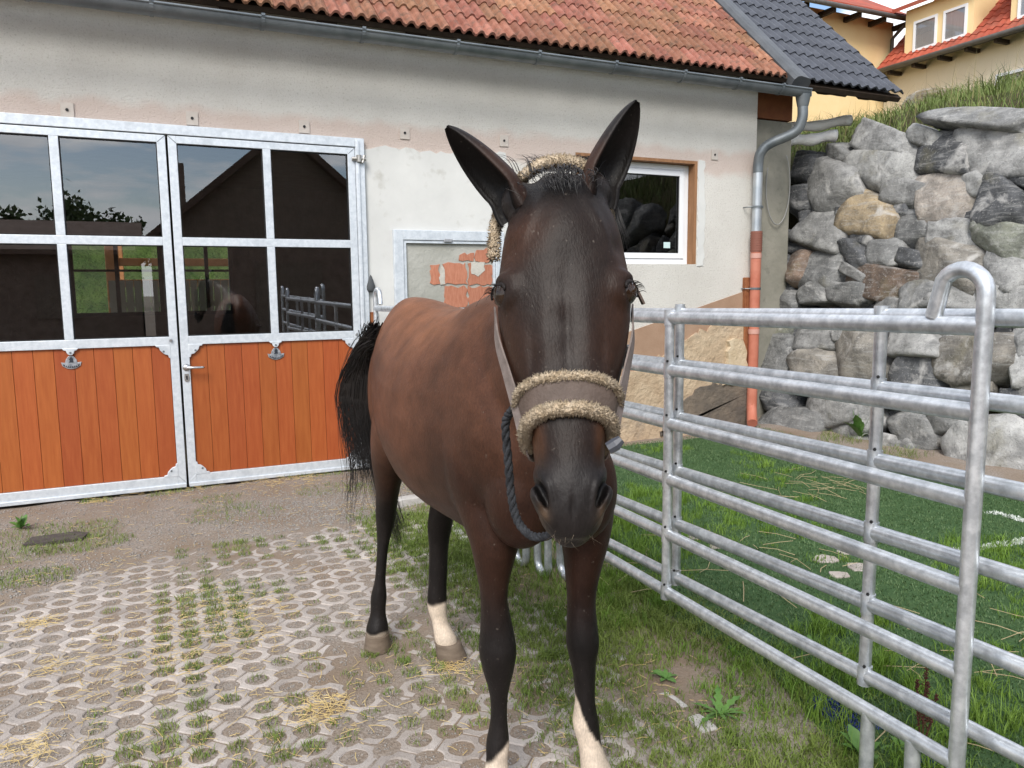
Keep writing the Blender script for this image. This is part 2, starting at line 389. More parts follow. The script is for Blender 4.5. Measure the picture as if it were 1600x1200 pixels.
OLDSTONE = mat('old_stone_render', (0.40, 0.295, 0.195), (0.52, 0.41, 0.285), scale=4.5, rough=0.95, bump=0.9, bscale=16, bdist=0.03, third=((0.27, 0.225, 0.18), 3.1, 0.56, 0.75))
WIN = (3.55, 4.975, 1.757, 2.794)
w = MB()
T = 0.36; ZT = 3.72
w.box(-7.0, -1.485, 0, T, -0.1, ZT)
w.box(-1.485, 1.525, 0, T, 2.775, ZT)
w.box(1.525, WIN[0], 0, T, -0.1, ZT)
w.box(WIN[0], WIN[1], 0, T, -0.1, WIN[2]); w.box(WIN[0], WIN[1], 0, T, WIN[3], ZT)
w.box(WIN[1], 5.74, 0, T, -0.1, ZT)
w.box(5.40, 5.74, T, 6.0, -0.1, ZT); w.box(-7.0, -6.7, T, 6.0, -0.1, ZT)
spart(w, 'wall', WALL)
# back wall with two bright window openings, dark inside faces
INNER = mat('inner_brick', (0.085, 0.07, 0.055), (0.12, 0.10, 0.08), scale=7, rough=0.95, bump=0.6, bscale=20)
bw = MB(); OPS = [(-1.10, 0.0, 1.22, 2.24), (0.22, 0.90, 1.22, 2.24)]
xs_ = [-6.7, -1.10, 0.0, 0.22, 0.90, 5.40]
for i in range(5):
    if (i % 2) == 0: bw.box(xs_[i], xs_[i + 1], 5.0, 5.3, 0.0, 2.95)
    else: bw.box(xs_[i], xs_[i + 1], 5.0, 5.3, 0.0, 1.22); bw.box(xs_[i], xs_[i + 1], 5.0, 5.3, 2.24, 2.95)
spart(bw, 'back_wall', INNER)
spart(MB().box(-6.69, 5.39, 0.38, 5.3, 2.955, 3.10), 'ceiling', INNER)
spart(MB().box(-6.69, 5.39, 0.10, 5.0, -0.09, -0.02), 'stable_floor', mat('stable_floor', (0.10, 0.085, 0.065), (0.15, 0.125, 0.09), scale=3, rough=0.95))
for (x0, x1, z0, z1) in OPS:
    f = MB(); f.box(x0, x0 + .05, 5.02, 5.08, z0, z1); f.box(x1 - .05, x1, 5.02, 5.08, z0, z1); f.box(x0 + .05, x1 - .05, 5.02, 5.08, z0, z0 + .05); f.box(x0 + .05, x1 - .05, 5.02, 5.08, z1 - .05, z1)
    xm = (x0 + x1) / 2; f.box(xm - .025, xm + .025, 5.025, 5.075, z0 + .05, z1 - .05)
    for zz in (z0 + 0.60,): f.box(x0 + .05, xm - .025, 5.03, 5.07, zz - .015, zz + .015); f.box(xm + .025, x1 - .05, 5.03, 5.07, zz - .015, zz + .015)
    spart(f, 'back_window_frame', BLACK)
# smooth cement patch between door and window, with a ragged upper edge
def ragged(pts, amp, seed, step=0.05):
    rr = random.Random(seed); out = []
    for a, b in zip(pts, pts[1:]):
        n = max(1, int(math.hypot(b[0] - a[0], b[1] - a[1]) / step))
        for k in range(n):
            t = k / n; out.append((a[0] + (b[0] - a[0]) * t + rr.uniform(-amp, amp), a[1] + (b[1] - a[1]) * t + rr.uniform(-amp, amp)))
    return out
top = ragged([(1.53, 2.70), (1.75, 2.73), (2.05, 2.70), (2.35, 2.72), (2.62, 2.76), (2.83, 2.74), (2.86, 2.30), (2.84, 1.9), (2.90, 0.02)], 0.018, 4)
p = MB(); p.prism([(1.53, 0.02)] + top, 'y', -0.012, 0.02)
spart(p, 'cement_patch', CEMENT)
p = MB(); p.prism(ragged([(4.985, 1.74), (5.075, 1.735), (5.07, 2.0), (5.085, 2.3), (5.06, 2.6), (5.06, 2.81), (4.985, 2.80), (4.985, 1.74)], 0.012, 9), 'y', -0.008, 0.02)
spart(p, 'cement_patch', CEMENT)
p = MB(); p.prism([(2.95, 0.75), (4.127, 1.077), (5.60, 1.467), (5.655, 1.48), (5.655, 0.6), (4.7, 0.5), (3.6, 0.35), (2.95, 0.2)], 'y', -0.014, 0.02)
spart(p, 'plinth', PLINTH)
low = ragged([(5.66, 1.12), (5.35, 1.16), (5.0, 1.05), (4.6, 0.86), (4.25, 0.70), (3.9, 0.60), (2.95, 0.42)], 0.03, 12)
p = MB(); p.prism([(2.95, -0.05), (5.66, -0.05)] + low, 'y', -0.040, 0.02)
o = spart(p, 'stone_footing', OLDSTONE)
p = MB(); p.prism(ragged([(4.5, 0.02), (5.66, 0.02), (5.66, 0.50), (5.3, 0.52), (5.0, 0.47), (4.75, 0.28), (4.5, 0.02)], 0.03, 22), 'y', -0.062, 0.0)
spart(p, 'damp_footing', mat('damp_render', (0.11, 0.095, 0.08), (0.19, 0.155, 0.12), scale=6, rough=0.95, bump=0.8, bscale=18, bdist=0.03))
p = MB(); p.prism(ragged([(5.32, 0.50), (5.60, 0.48), (5.62, 0.85), (5.50, 0.98), (5.38, 0.94), (5.32, 0.50)], 0.02, 31), 'y', -0.085, 0.0)
spart(p, 'footing_stone', mat('pale_stone', (0.48, 0.38, 0.25), (0.58, 0.48, 0.34), scale=9, rough=0.95, bump=0.7, bscale=25, bdist=0.02))
RUST = mat('rust', (0.20, 0.065, 0.025), (0.30, 0.12, 0.05), scale=14, rough=0.95, bump=0.5, bscale=60)
spart(MB().box(5.595, 5.655, -0.055, 0.0, 0.02, 1.62), 'rusty_angle_iron', RUST, bevel=0.01)
# anchor plates above the lintel
for (x, z) in [(-0.616, 2.826), (0.212, 2.834), (1.047, 2.836), (1.885, 2.847), (2.81, 2.847), (5.185, 2.87)]:
    a = spart(MB().box(x - .042, x + .042, -0.010, 0.0, z - .05, z + .05), 'anchor_plate', mat('plaster_pad', (0.50, 0.455, 0.41), (0.56, 0.51, 0.465), scale=20, rough=0.95, bump=0.4))
    spart(MB().tube([(x, -0.016, z), (x, -0.004, z)], 0.011, 8), 'bolt_hole', BLACK, a)
# brown board and grey concrete pier past the corner
spart(MB().box(5.745, 6.36, 0.14, 0.55, 3.325, 3.66), 'brown_board', mat('brown_board', (0.17, 0.055, 0.022), (0.22, 0.08, 0.03), scale=8, rough=0.8))
spart(MB().box(5.745, 6.385, 0.16, 3.5, -0.1, 3.315), 'concrete_pier', mat('raw_concrete', (0.205, 0.20, 0.165), (0.30, 0.285, 0.24), scale=2.5, lo=.3, hi=.7, rough=0.95, bump=0.6, bscale=20, bdist=0.012, third=((0.13, 0.13, 0.105), 6, 0.58, 0.8)), bevel=0.012)
spart(MB().box(6.40, 6.50, 0.30, 0.42, 2.45, 3.30), 'wooden_post', mat('grey_post', (0.17, 0.135, 0.10), (0.25, 0.20, 0.15), scale=14, rough=0.95, stretch=(4, 4, 0.5)))
loop = [(6.17 + 0.17 * math.cos(a), 0.12, 2.62 + 0.42 * math.sin(a)) for a in np.linspace(-3.6, 0.9, 30)]
spart(MB().tube(loop, 0.006, 6), 'cable', mat('grey_cable', (0.28, 0.28, 0.27), rough=0.6), smooth=True)

# ---------------- hatch: galvanised frame with broken cement and hollow bricks behind it
hx0, hx1, hz0, hz1 = 1.749, 2.78, 0.80, 2.035
h = MB(); fw = 0.085
for (a, b, c, d) in ((hx0, hx0 + fw, hz0, hz1), (hx1 - fw, hx1, hz0, hz1)): h.box(a, b, -0.055, 0.0, c, d)
h.box(hx0 + fw, hx1 - fw, -0.055, 0.0, hz1 - fw, hz1); h.box(hx0 + fw, hx1 - fw, -0.055, 0.0, hz0, hz0 + fw)
hatch = spart(h, 'hatch_frame', GALV, bevel=0.004)
g = MB(); a0, a1, c0, c1 = hx0 + fw + .003, hx1 - fw - .003, hz0 + fw + .003, hz1 - fw - .003
g.box(a0, a0 + .022, -0.045, -0.012, c0, c1); g.box(a1 - .022, a1, -0.045, -0.012, c0, c1); g.box(a0 + .022, a1 - .022, -0.045, -0.012, c1 - .022, c1)
spart(g, 'inner_frame', GALV, hatch)
spart(MB().box(2.20, 2.28, -0.062, -0.05, 1.935, 1.965), 'latch', mat('latch_metal', (0.30, 0.31, 0.33), (0.42, 0.43, 0.45), scale=60, rough=0.5, metal=0.6), hatch, bevel=0.006)
p = MB(); p.box(hx0 + fw + .004, hx1 - fw - .004, -0.020, -0.0125, hz0 + fw, hz1 - fw - .004)
spart(p, 'cement_infill', mat('infill_cement', (0.30, 0.30, 0.265), (0.42, 0.42, 0.385), scale=3.0, lo=.3, hi=.7, rough=0.95, bump=0.6, bscale=20, bdist=0.015), hatch)
MORTAR = mat('mortar', (0.44, 0.42, 0.37), (0.52, 0.50, 0.45), scale=20, rough=0.95, bump=0.5)
for k, (a, b, c, d) in enumerate([(2.075, 2.165, 1.572, 1.748), (2.205, 2.42, 1.570, 1.750), (2.435, 2.668, 1.570, 1.750), (2.36, 2.50, 1.775, 1.84), (2.51, 2.668, 1.775, 1.885), (2.20, 2.42, 1.36, 1.548), (2.435, 2.668, 1.36, 1.548)]):
    q = MB(); q.prism(ragged([(a, c), (b, c), (b, d), (a, d), (a, c)], 0.014, 40 + k, 0.035), 'y', -0.027, -0.0195)
    spart(q, 'brick', BRICKM, hatch)
q = MB(); q.prism(ragged([(2.47, 1.66), (2.53, 1.64), (2.59, 1.69), (2.60, 1.76), (2.46, 1.765), (2.47, 1.66)], 0.010, 60, 0.03), 'y', -0.031, -0.02)
spart(q, 'mortar_smear', MORTAR, hatch)
q = MB(); q.prism(ragged([(2.17, 1.565), (2.21, 1.575), (2.215, 1.70), (2.18, 1.74), (2.16, 1.62), (2.17, 1.565)], 0.008, 61, 0.03), 'y', -0.030, -0.02)
spart(q, 'mortar_smear', MORTAR, hatch)

# ---------------- double door
FIXED = MB()
FIXED.box(1.445, 1.522, -0.045, 0.10, 0.0, 2.77); FIXED.box(-1.482, -1.405, -0.045, 0.10, 0.0, 2.77); FIXED.box(-1.405, 1.445, -0.045, 0.10, 2.698, 2.77)
FIXED.box(1.450, 1.475, -0.060, -0.0455, 0.02, 2.75)
spart(FIXED, 'door_frame', GALV, bevel=0.004)
def glass_mat(name='window_glass', ior=2.45, tint=(0.93, 0.95, 0.95)):
    m = bpy.data.materials.new(name); m.use_nodes = True; nt = m.node_tree; nt.nodes.clear(); K = nt.links.new
    o = nt.nodes.new('ShaderNodeOutputMaterial'); mx = nt.nodes.new('ShaderNodeMixShader'); fr = nt.nodes.new('ShaderNodeFresnel'); fr.inputs['IOR'].default_value = ior
    t = nt.nodes.new('ShaderNodeBsdfTransparent'); t.inputs['Color'].default_value = (*tint, 1)
    g = nt.nodes.new('ShaderNodeBsdfGlossy'); g.inputs['Roughness'].default_value = 0.006; g.inputs['Color'].default_value = (0.95, 0.97, 1, 1)
    ge = nt.nodes.new('ShaderNodeNewGeometry'); iv = nt.nodes.new('ShaderNodeMath'); iv.operation = 'SUBTRACT'; iv.inputs[0].default_value = 1.0; K(ge.outputs['Backfacing'], iv.inputs[1])
    mf = nt.nodes.new('ShaderNodeMath'); mf.operation = 'MULTIPLY'; K(fr.outputs[0], mf.inputs[0]); K(iv.outputs[0], mf.inputs[1])
    K(mf.outputs[0], mx.inputs[0]); K(t.outputs[0], mx.inputs[1]); K(g.outputs[0], mx.inputs[2]); K(mx.outputs[0], o.inputs['Surface']); return m
GLASS = glass_mat()
BADGE = mat('badge_pewter', (0.22, 0.24, 0.27), (0.50, 0.52, 0.55), scale=45, rough=0.4, metal=0.6)
BADGE_DARK = mat('badge_dark', (0.025, 0.03, 0.04), rough=0.5)
CHROME = mat('brushed_metal', (0.60, 0.61, 0.62), rough=0.25, metal=0.9)
def door_leaf(x0, x1, hinge_right):
    """steel leaf: mesh = frame, children = panes, gaskets, planks, badge, screws, handle"""
    st = 0.060; zs = [(0.012, 0.094), (1.120, 1.186), (1.877, 1.940), (2.636, 2.690)]
    f = MB(); Y0, Y1 = -0.040, 0.012
    f.box(x0, x0 + st, Y0, Y1, 0.012, 2.690); f.box(x1 - st, x1, Y0, Y1, 0.012, 2.690)
    xm = (x0 + x1) / 2 - (0.02 if not hinge_right else -0.005)
    for k, (a, b) in enumerate(zs): f.box(x0 + st, x1 - st, Y0, Y1, a, b)
    for (a, b) in ((1.186, 1.877), (1.940, 2.636)): f.box(xm - .030, xm + .030, Y0, Y1, a, b)
    f.box(x0 + 0.002, x1 - 0.002, Y0 - 0.014, Y0, 0.0, 0.030)                       # drip lip
    # ogee gussets at the plank corners and a pendant in the middle
    def gusset(cx, cz, sx, sz):
        q = [(0, 0), (.105, 0), (.100, .014), (.080, .018), (.074, .040), (.058, .058), (.040, .074), (.018, .080), (.014, .100), (0, .105)]
        f.prism([(cx + sx * a, cz + sz * b) for a, b in q], 'y', Y0 - 0.0025, Y0 + 0.02)
    for cx, sx in ((x0 + st - .004, 1), (x1 - st + .004, -1)):
        gusset(cx, zs[0][1] - .004, sx, 1); gusset(cx, zs[1][0] + .004, sx, -1)
    pend = [(-.055, .004), (.055, .004), (.040, -.012), (.028, -.014), (.022, -.034), (.010, -.046), (-.010, -.046), (-.022, -.034), (-.028, -.014), (-.040, -.012)]
    f.prism([(xm + a, zs[1][0] + b) for a, b in pend], 'y', Y0 - 0.0025, Y0 + 0.02)
    # mitre welds at the top corners
    leaf = spart(f, 'door', GALV, bevel=0.003)
    for cx, sx in ((x0, 1), (x1, -1)):
        spart(MB().tube([(cx + sx * .002, Y0 - .0005, 2.688), (cx + sx * .056, Y0 - .0005, 2.638)], 0.0022, 5), 'weld', ZINC, leaf)
        spart(MB().tube([(cx + sx * .002, Y0 - .0005, 0.034), (cx + sx * .056, Y0 - .0005, 0.092)], 0.0022, 5), 'weld', ZINC_LIGHT, leaf)
    for (pa, pb) in ((x0 + st, xm - .030), (xm + .030, x1 - st)):
        for (a, b) in ((1.186, 1.877), (1.940, 2.636)):
            spart(MB().box(pa + .001, pb - .001, -0.010, -0.004, a + .001, b - .001), 'pane', GLASS, leaf)
            gk = MB(); e = 0.007
            gk.box(pa, pa + e, -0.028, -0.0105, a, b); gk.box(pb - e, pb, -0.028, -0.0105, a, b); gk.box(pa + e, pb - e, -0.028, -0.0105, a, a + e); gk.box(pa + e, pb - e, -0.028, -0.0105, b - e, b)
            spart(gk, 'gasket', BLACK, leaf)
    n = 10; a0 = x0 + st + .001; wd = (x1 - x0 - 2 * st - .002) / n
    for k in range(n):
        q = MB(); q.box(a0 + k * wd + .0011, a0 + (k + 1) * wd - .0011, -0.022, 0.004, zs[0][1] + .001, zs[1][0] - .001)
        spart(q, 'plank', PLANK, leaf, bevel=0.0022)
    spart(MB().box(x0 + st, x1 - st, 0.004, 0.009, 0.095, 1.119), 'plank_backing', DARKWOOD, leaf)
    # badge: a shield with a ribbon and a small dark figure
    zb = 1.012; bd = MB()
    rib = [(-.066, .010), (-.058, -.018), (-.030, -.036), (0, -.042), (.030, -.036), (.058, -.018), (.066, .010), (.040, .006), (.034, .030), (.018, .052), (0, .060), (-.018, .052), (-.034, .030), (-.040, .006)]
    bd.prism([(xm + a, zb + b) for a, b in rib], 'y', -0.030, -0.0225)
    B = spart(bd, 'badge', BADGE, leaf, bevel=0.002)
    fg = MB(); fg.prism([(xm + a * 1.0, zb + b) for a, b in [(-.016, .008), (.016, .008), (.012, .022), (.013, .036), (.002, .050), (-.008, .040), (-.013, .030), (-.008, .020)]], 'y', -0.0335, -0.030)
    spart(fg, 'badge_figure', BADGE_DARK, B)
    rb = MB(); rb.prism([(xm + a, zb + b) for a, b in [(-.054, -.004), (-.028, -.016), (0, -.020), (.028, -.016), (.054, -.004), (.050, -.016), (.026, -.028), (0, -.033), (-.026, -.028), (-.050, -.016)]], 'y', -0.0335, -0.030)
    R_ = spart(rb, 'badge_ribbon', BADGE_DARK, B)
    for k in range(7):      # raised marks of the ribbon lettering, too small to read
        t = -0.038 + k * 0.0126; dz = -.0255 + 0.13 * t * t * 30 * 0.1
        spart(MB().box(xm + t - .0035, xm + t + .0035, -0.0350, -0.0336, zb + dz - .0045 + abs(t) * .25, zb + dz + .0045 + abs(t) * .25), 'badge_letter', BADGE, B)
    for cx, sx in ((x0 + st, 1), (x1 - st, -1)):
        for cz, sz in ((zs[0][1], 1), (zs[1][0], -1)):
            spart(MB().tube([(cx + sx * .045, Y0 - .0075, cz + sz * .045), (cx + sx * .045, Y0 - .002, cz + sz * .045)], 0.0075, 8), 'screw', ZINC, leaf)
    spart(MB().tube([(xm, Y0 - .0075, zs[1][0] - .028), (xm, Y0 - .002, zs[1][0] - .028)], 0.007, 8), 'screw', ZINC, leaf)
    return leaf, xm
leafL, _ = door_leaf(-1.402, 0.014, False)
leafR, _ = door_leaf(0.030, 1.442, True)
hd = MB(); hd.tube([(0.062, -0.040, 0.945), (0.062, -0.048, 0.945)], 0.027, 14); hd.tube([(0.062, -0.046, 0.945), (0.062, -0.088, 0.945), (0.075, -0.096, 0.945), (0.175, -0.096, 0.943), (0.188, -0.088, 0.943)], 0.0095, 10)
spart(hd, 'handle', CHROME, leafR, smooth=True)
ky = MB(); ky.prism([(0.062 + a, 0.865 + b) for a, b in [(-.014, .03), (.014, .03), (.018, .01), (.018, -.02), (.010, -.034), (-.010, -.034), (-.018, -.02), (-.018, .01)]], 'y', -0.046, -0.040)
K_ = spart(ky, 'keyhole_plate', CHROME, leafR)
spart(MB().box(0.056, 0.068, -0.0475, -0.046, 0.848, 0.880), 'keyhole', BLACK, K_)
spart(MB().tube([(-0.035, -0.040, 1.158), (-0.035, -0.058, 1.158)], [0.014, 0.010], 10), 'stud', CHROME, leafL)
spart(MB().tube([(1.405, -0.040, 1.158), (1.405, -0.058, 1.158)], [0.014, 0.010], 10), 'stud', CHROME, leafR)
# top hinge bolt, rubber bumper
hb = MB(); hb.tube([(1.415, -0.052, 2.600), (1.452, -0.058, 2.600)], 0.017, 8); hb.tube([(1.47, -0.062, 2.575), (1.47, -0.062, 2.63)], 0.022, 10); hb.tube([(1.455, -0.062, 2.603), (1.528, -0.066, 2.598)], 0.013, 8); hb.tube([(1.50, -0.066, 2.57), (1.515, -0.066, 2.63)], 0.012, 6)
spart(hb, 'hinge_bolt', mat('hinge_steel', (0.28, 0.27, 0.25), (0.48, 0.47, 0.45), scale=40, rough=0.4, metal=0.8))
bp = MB()
prof = [(0.0, 1.655), (0.010, 1.640), (0.024, 1.600), (0.036, 1.560), (0.036, 1.530), (0.024, 1.510), (0.0, 1.505)]
N = 10; V = []
for (r, z) in prof:
    for k in range(N): V.append((1.540 + r * math.cos(2 * math.pi * k / N), -0.05 + 0.55 * r * math.sin(2 * math.pi * k / N), z))
bp.add(V, [(i * N + k, i * N + (k + 1) % N, (i + 1) * N + (k + 1) % N, (i + 1) * N + k) for i in range(len(prof) - 1) for k in range(N)])
spart(bp, 'rubber_bumper', mat('grey_rubber', (0.06, 0.065, 0.07), rough=0.7), smooth=True)
spart(MB().box(1.532, 1.60, -0.03, -0.013, 0.95, 1.34), 'rusty_plate', RUST, bevel=0.004)
CARD = 0
# ---------------- window with timber reveal
tw = mat('reveal_timber', (0.235, 0.115, 0.052), (0.32, 0.165, 0.08), scale=4, rough=0.7, bump=0.3, bscale=30, stretch=(7, 7, 0.7))
p = MB(); p.box(WIN[1] - 0.032, WIN[1], 0.0, 0.115, WIN[2], WIN[3] - 0.03); p.box(WIN[0], WIN[1], 0.0, 0.115, WIN[3] - 0.03, WIN[3]); p.box(WIN[0], WIN[0] + .032, 0.0, .115, WIN[2], WIN[3] - .03)
o = spart(p, 'timber_reveal', tw)
xo0, xo1, zo0, zo1 = WIN[0] + .034, WIN[1] - .034, WIN[2] + .002, WIN[3] - .032
f = MB()
def ringbox(f, a0, a1, b0, b1, wd, y0, y1):
    f.box(a0, a0 + wd, y0, y1, b0, b1); f.box(a1 - wd, a1, y0, y1, b0, b1); f.box(a0 + wd, a1 - wd, y0, y1, b0, b0 + wd); f.box(a0 + wd, a1 - wd, y0, y1, b1 - wd, b1)
ringbox(f, xo0, xo1, zo0, zo1, 0.055, 0.10, 0.17)
xm = (xo0 + xo1) / 2
win = spart(f, 'window', WHITE_PVC, bevel=0.004)
f2 = MB(); ringbox(f2, xo0 + .058, xo1 - .058, zo0 + .058, zo1 - .058, 0.055, 0.088, 0.15); spart(f2, 'sash', WHITE_PVC, win, bevel=0.005)
spart(MB().box(xo0 + .113, xo1 - .113, 0.12, 0.126, zo0 + .113, zo1 - .113), 'pane', glass_mat('window_glass_dark', 1.9, (0.16, 0.17, 0.17)), win)
f3 = MB(); ringbox(f3, xo0 + .113, xo1 - .113, zo0 + .113, zo1 - .113, 0.006, 0.105, 0.1195); spart(f3, 'gasket', BLACK, win)
spart(MB().box(4.655, 4.735, 0.1165, 0.1195, 1.925, 1.985), 'paper_sticker', mat('sticker', (0.52, 0.66, 0.66), rough=0.7), win).rotation_euler = (0, 0, 0)

# ---------------- roof
PITCHR = math.atan2(1.134, 1.203); cp, sp_ = math.cos(PITCHR), math.sin(PITCHR)
EY, EZ = -0.35, 3.600                      # eave line of the tile tops
def roof_pt(x, a, up=0.0):                 # a metres up the slope, up = above the slope
    return Vector((x, EY + a * cp - up * sp_, EZ + a * sp_ + up * cp))
def slab(mb, x0, x1, a0, a1, u0, u1):
    V = [roof_pt(x, a, u) for u in (u0, u1) for a in (a0, a1) for x in (x0, x1)]
    mb.add(V, [(0, 1, 3, 2), (4, 6, 7, 5), (0, 4, 5, 1), (2, 3, 7, 6), (0, 2, 6, 4), (1, 5, 7, 3)])
r = MB(); slab(r, -7.2, 5.86, 0.06, 5.2, -0.075, -0.055)
roof = spart(r, 'roof', DARKWOOD)
rs = MB(); slab(rs, -7.2, 5.86, 0.03, 5.2, -0.135, -0.115)
TILE = mat('clay_tile', (0.225, 0.098, 0.062), (0.320, 0.155, 0.105), scale=11, rough=0.88, bump=0.5, bscale=70, bdist=0.006, vary=0.24, hue=0.014, spec=0.2, third=((0.13, 0.085, 0.062), 17, 0.50, 0.72))
ROWS, EXP, TW = 8, 0.276, 0.200
def tile_mesh(name, profile, width, length, thick):
    """profile: heights across the width; nose end faces down the slope (local -y)"""
    n = len(profile); V = []; F = []
    for yy, dz in ((0.0, 0.0), (length, 0.0)):
        for k, hh in enumerate(profile): V.append((width * k / (n - 1), yy, hh))
    for k, hh in enumerate(profile): V.append((width * k / (n - 1), 0.0, hh - thick))
    for k, hh in enumerate(profile): V.append((width * k / (n - 1), length, hh - thick))
    for k in range(n - 1):
        F += [(k, k + 1, n + k + 1, n + k), (2 * n + k, 2 * n + k + 1, k + 1, k)]
    F += [(0, n, 3 * n, 2 * n), (n - 1, 2 * n + n - 1, 3 * n + n - 1, 2 * n - 1)]
    me = mesh(name, V, F)
    return me
roll = lambda t: max(0.0, 1 - (abs(t) / 0.5) ** 2.6)
prof = [0.006 + 0.034 * max(roll((q - 0.27) / 0.36), roll((q - 0.76) / 0.36)) for q in np.linspace(0, 1, 15)]
tme = tile_mesh('roof_tile', prof, TW - .003, 0.34, 0.022)
trng = random.Random(11)
tilt = 0.055
Rm = Matrix.Rotation(PITCHR - tilt, 4, 'X')
def tile_place(x, a, up):
    P = roof_pt(x, a, up); return Matrix.Translation(P + Vector((1.5 * 0, 0, 0))) @ Rm
bigV = []; bigF = []; TVm = np.array([v.co for v in tme.vertices]); TFm = np.array([list(f.vertices) for f in tme.polygons])
ncol = 36; xR = 5.80
for rrow in range(15):
    for c in range(60):
        x = xR - (c + 1) * TW
        if x < -6.0: continue
        mtx = Matrix.Translation((0, 0, trng.uniform(-.003, .003))) @ tile_place(x + trng.uniform(-.002, .002), rrow * EXP + trng.uniform(-.006, .006), 0.016) @ Matrix.Rotation(trng.uniform(-.01, .01), 4, 'Z')
        if rrow < ROWS and c < ncol:
            o = ob('roof_tile', tme, TILE, roof); o.matrix_local = mtx
        else:
            m_ = np.array(mtx); bigV.append(TVm @ m_[:3, :3].T + m_[:3, 3]); bigF.append(TFm + (len(bigV) - 1) * len(TVm))
bigF = np.vstack(bigF)
ob('tile_field', fast_mesh('tile_field', np.vstack(bigV), bigF.ravel(), np.arange(len(bigF)) * 4, np.full(len(bigF), 4)), TILE, roof, kind='stuff')
# back slope, so that the roof is a roof from behind too
bk = MB(); ridge = roof_pt(0, 5.2); bk.add([(-7.2, ridge.y, ridge.z - .05), (5.86, ridge.y, ridge.z - .05), (5.86, ridge.y + 3.8, 3.6), (-7.2, ridge.y + 3.8, 3.6)], [(0, 1, 2, 3)])
o = spart(bk, 'back_slope', TILE); o.modifiers.new('thick', 'SOLIDIFY').thickness = 0.05
gb = MB(); gb.prism([(0.0, 3.72), (6.0, 3.72), (ridge.y + 0.1, ridge.z - .25)], 'x', 5.42, 5.72); spart(gb, 'gable', WALL)
# dark tiled roof beyond the metal flashing
r2 = MB(); slab(r2, 5.90, 7.44, 0.02, 5.2, -0.080, -0.060)
roof2 = spart(r2, 'dark_roof', DARKWOOD)
DTILE = mat('anthracite_tile', (0.040, 0.044, 0.056), (0.062, 0.068, 0.084), scale=9, rough=0.42, bump=0.12, bscale=60, vary=0.12, spec=0.5)
prof2 = [0.012 + 0.030 * (0.5 + 0.5 * math.cos(2 * math.pi * (q - 0.5))) for q in np.linspace(0, 1, 9)]
dme = tile_mesh('dark_tile', prof2, 0.128 - .001, 0.34, 0.020)
dm_ = sm_angle
for rrow in range(13):
    for c in range(11):
        mtx = tile_place(6.055 + c * 0.128, rrow * EXP - 0.01, 0.012) @ Matrix.Rotation(trng.uniform(-.004, .004), 4, 'Z')
        o = ob('dark_tile', dme, DTILE, roof2); o.matrix_local = mtx
fl = MB(); V = []
for a in (-0.06, 5.2):
    for (x, u) in ((5.835, 0.030), (5.86, 0.065), (5.90, 0.075), (6.02, 0.06), (6.06, 0.020), (6.06, -0.05), (5.835, -0.05)): V.append(roof_pt(x, a, u))
fl.add(V, [(i, (i + 1) % 7, 7 + (i + 1) % 7, 7 + i) for i in range(7)] + [tuple(range(7)), tuple(range(7, 14))])
spart(fl, 'roof_flashing', mat('lead_grey', (0.085, 0.092, 0.10), (0.12, 0.128, 0.138), scale=5, rough=0.5, metal=0.3))
rf = MB()
for k, x in enumerate(np.arange(-6.0, 5.75, 0.735) + 0.62):
    q = MB()
    V = [roof_pt(xx, a, u) for xx in (x - .055, x + .055) for (a, u) in ((0.07, -0.085), (2.6, -0.085), (2.6, -0.235), (0.26, -0.235), (0.10, -0.15))]
    q.add(V, [(0, 1, 2, 3, 4)[::-1], (5, 6, 7, 8, 9)] + [(i, (i + 1) % 5, 5 + (i + 1) % 5, 5 + i) for i in range(5)])
    spart(q, 'rafter', DARKWOOD, roof)
for k, x in enumerate((6.12, 6.75, 7.38)):
    q = MB(); V = [roof_pt(xx, a, u) for xx in (x - .06, x + .06) for (a, u) in ((0.06, -0.085), (2.6, -0.085), (2.6, -0.29), (0.36, -0.29), (0.28, -0.24), (0.10, -0.16))]
    q.add(V, [(0, 1, 2, 3, 4, 5)[::-1], (6, 7, 8, 9, 10, 11)] + [(i, (i + 1) % 6, 6 + (i + 1) % 6, 6 + i) for i in range(6)])
    spart(q, 'rafter', DARKWOOD, roof2)
q = MB(); slab(q, 5.90, 7.46, -0.02, 0.05, -0.085, -0.03); spart(q, 'eave_board', DARKWOOD, roof2)
q = MB(); slab(q, -7.2, 5.84, 0.03, 0.07, -0.054, -0.015); spart(q, 'eave_batten', DARKWOOD, roof)

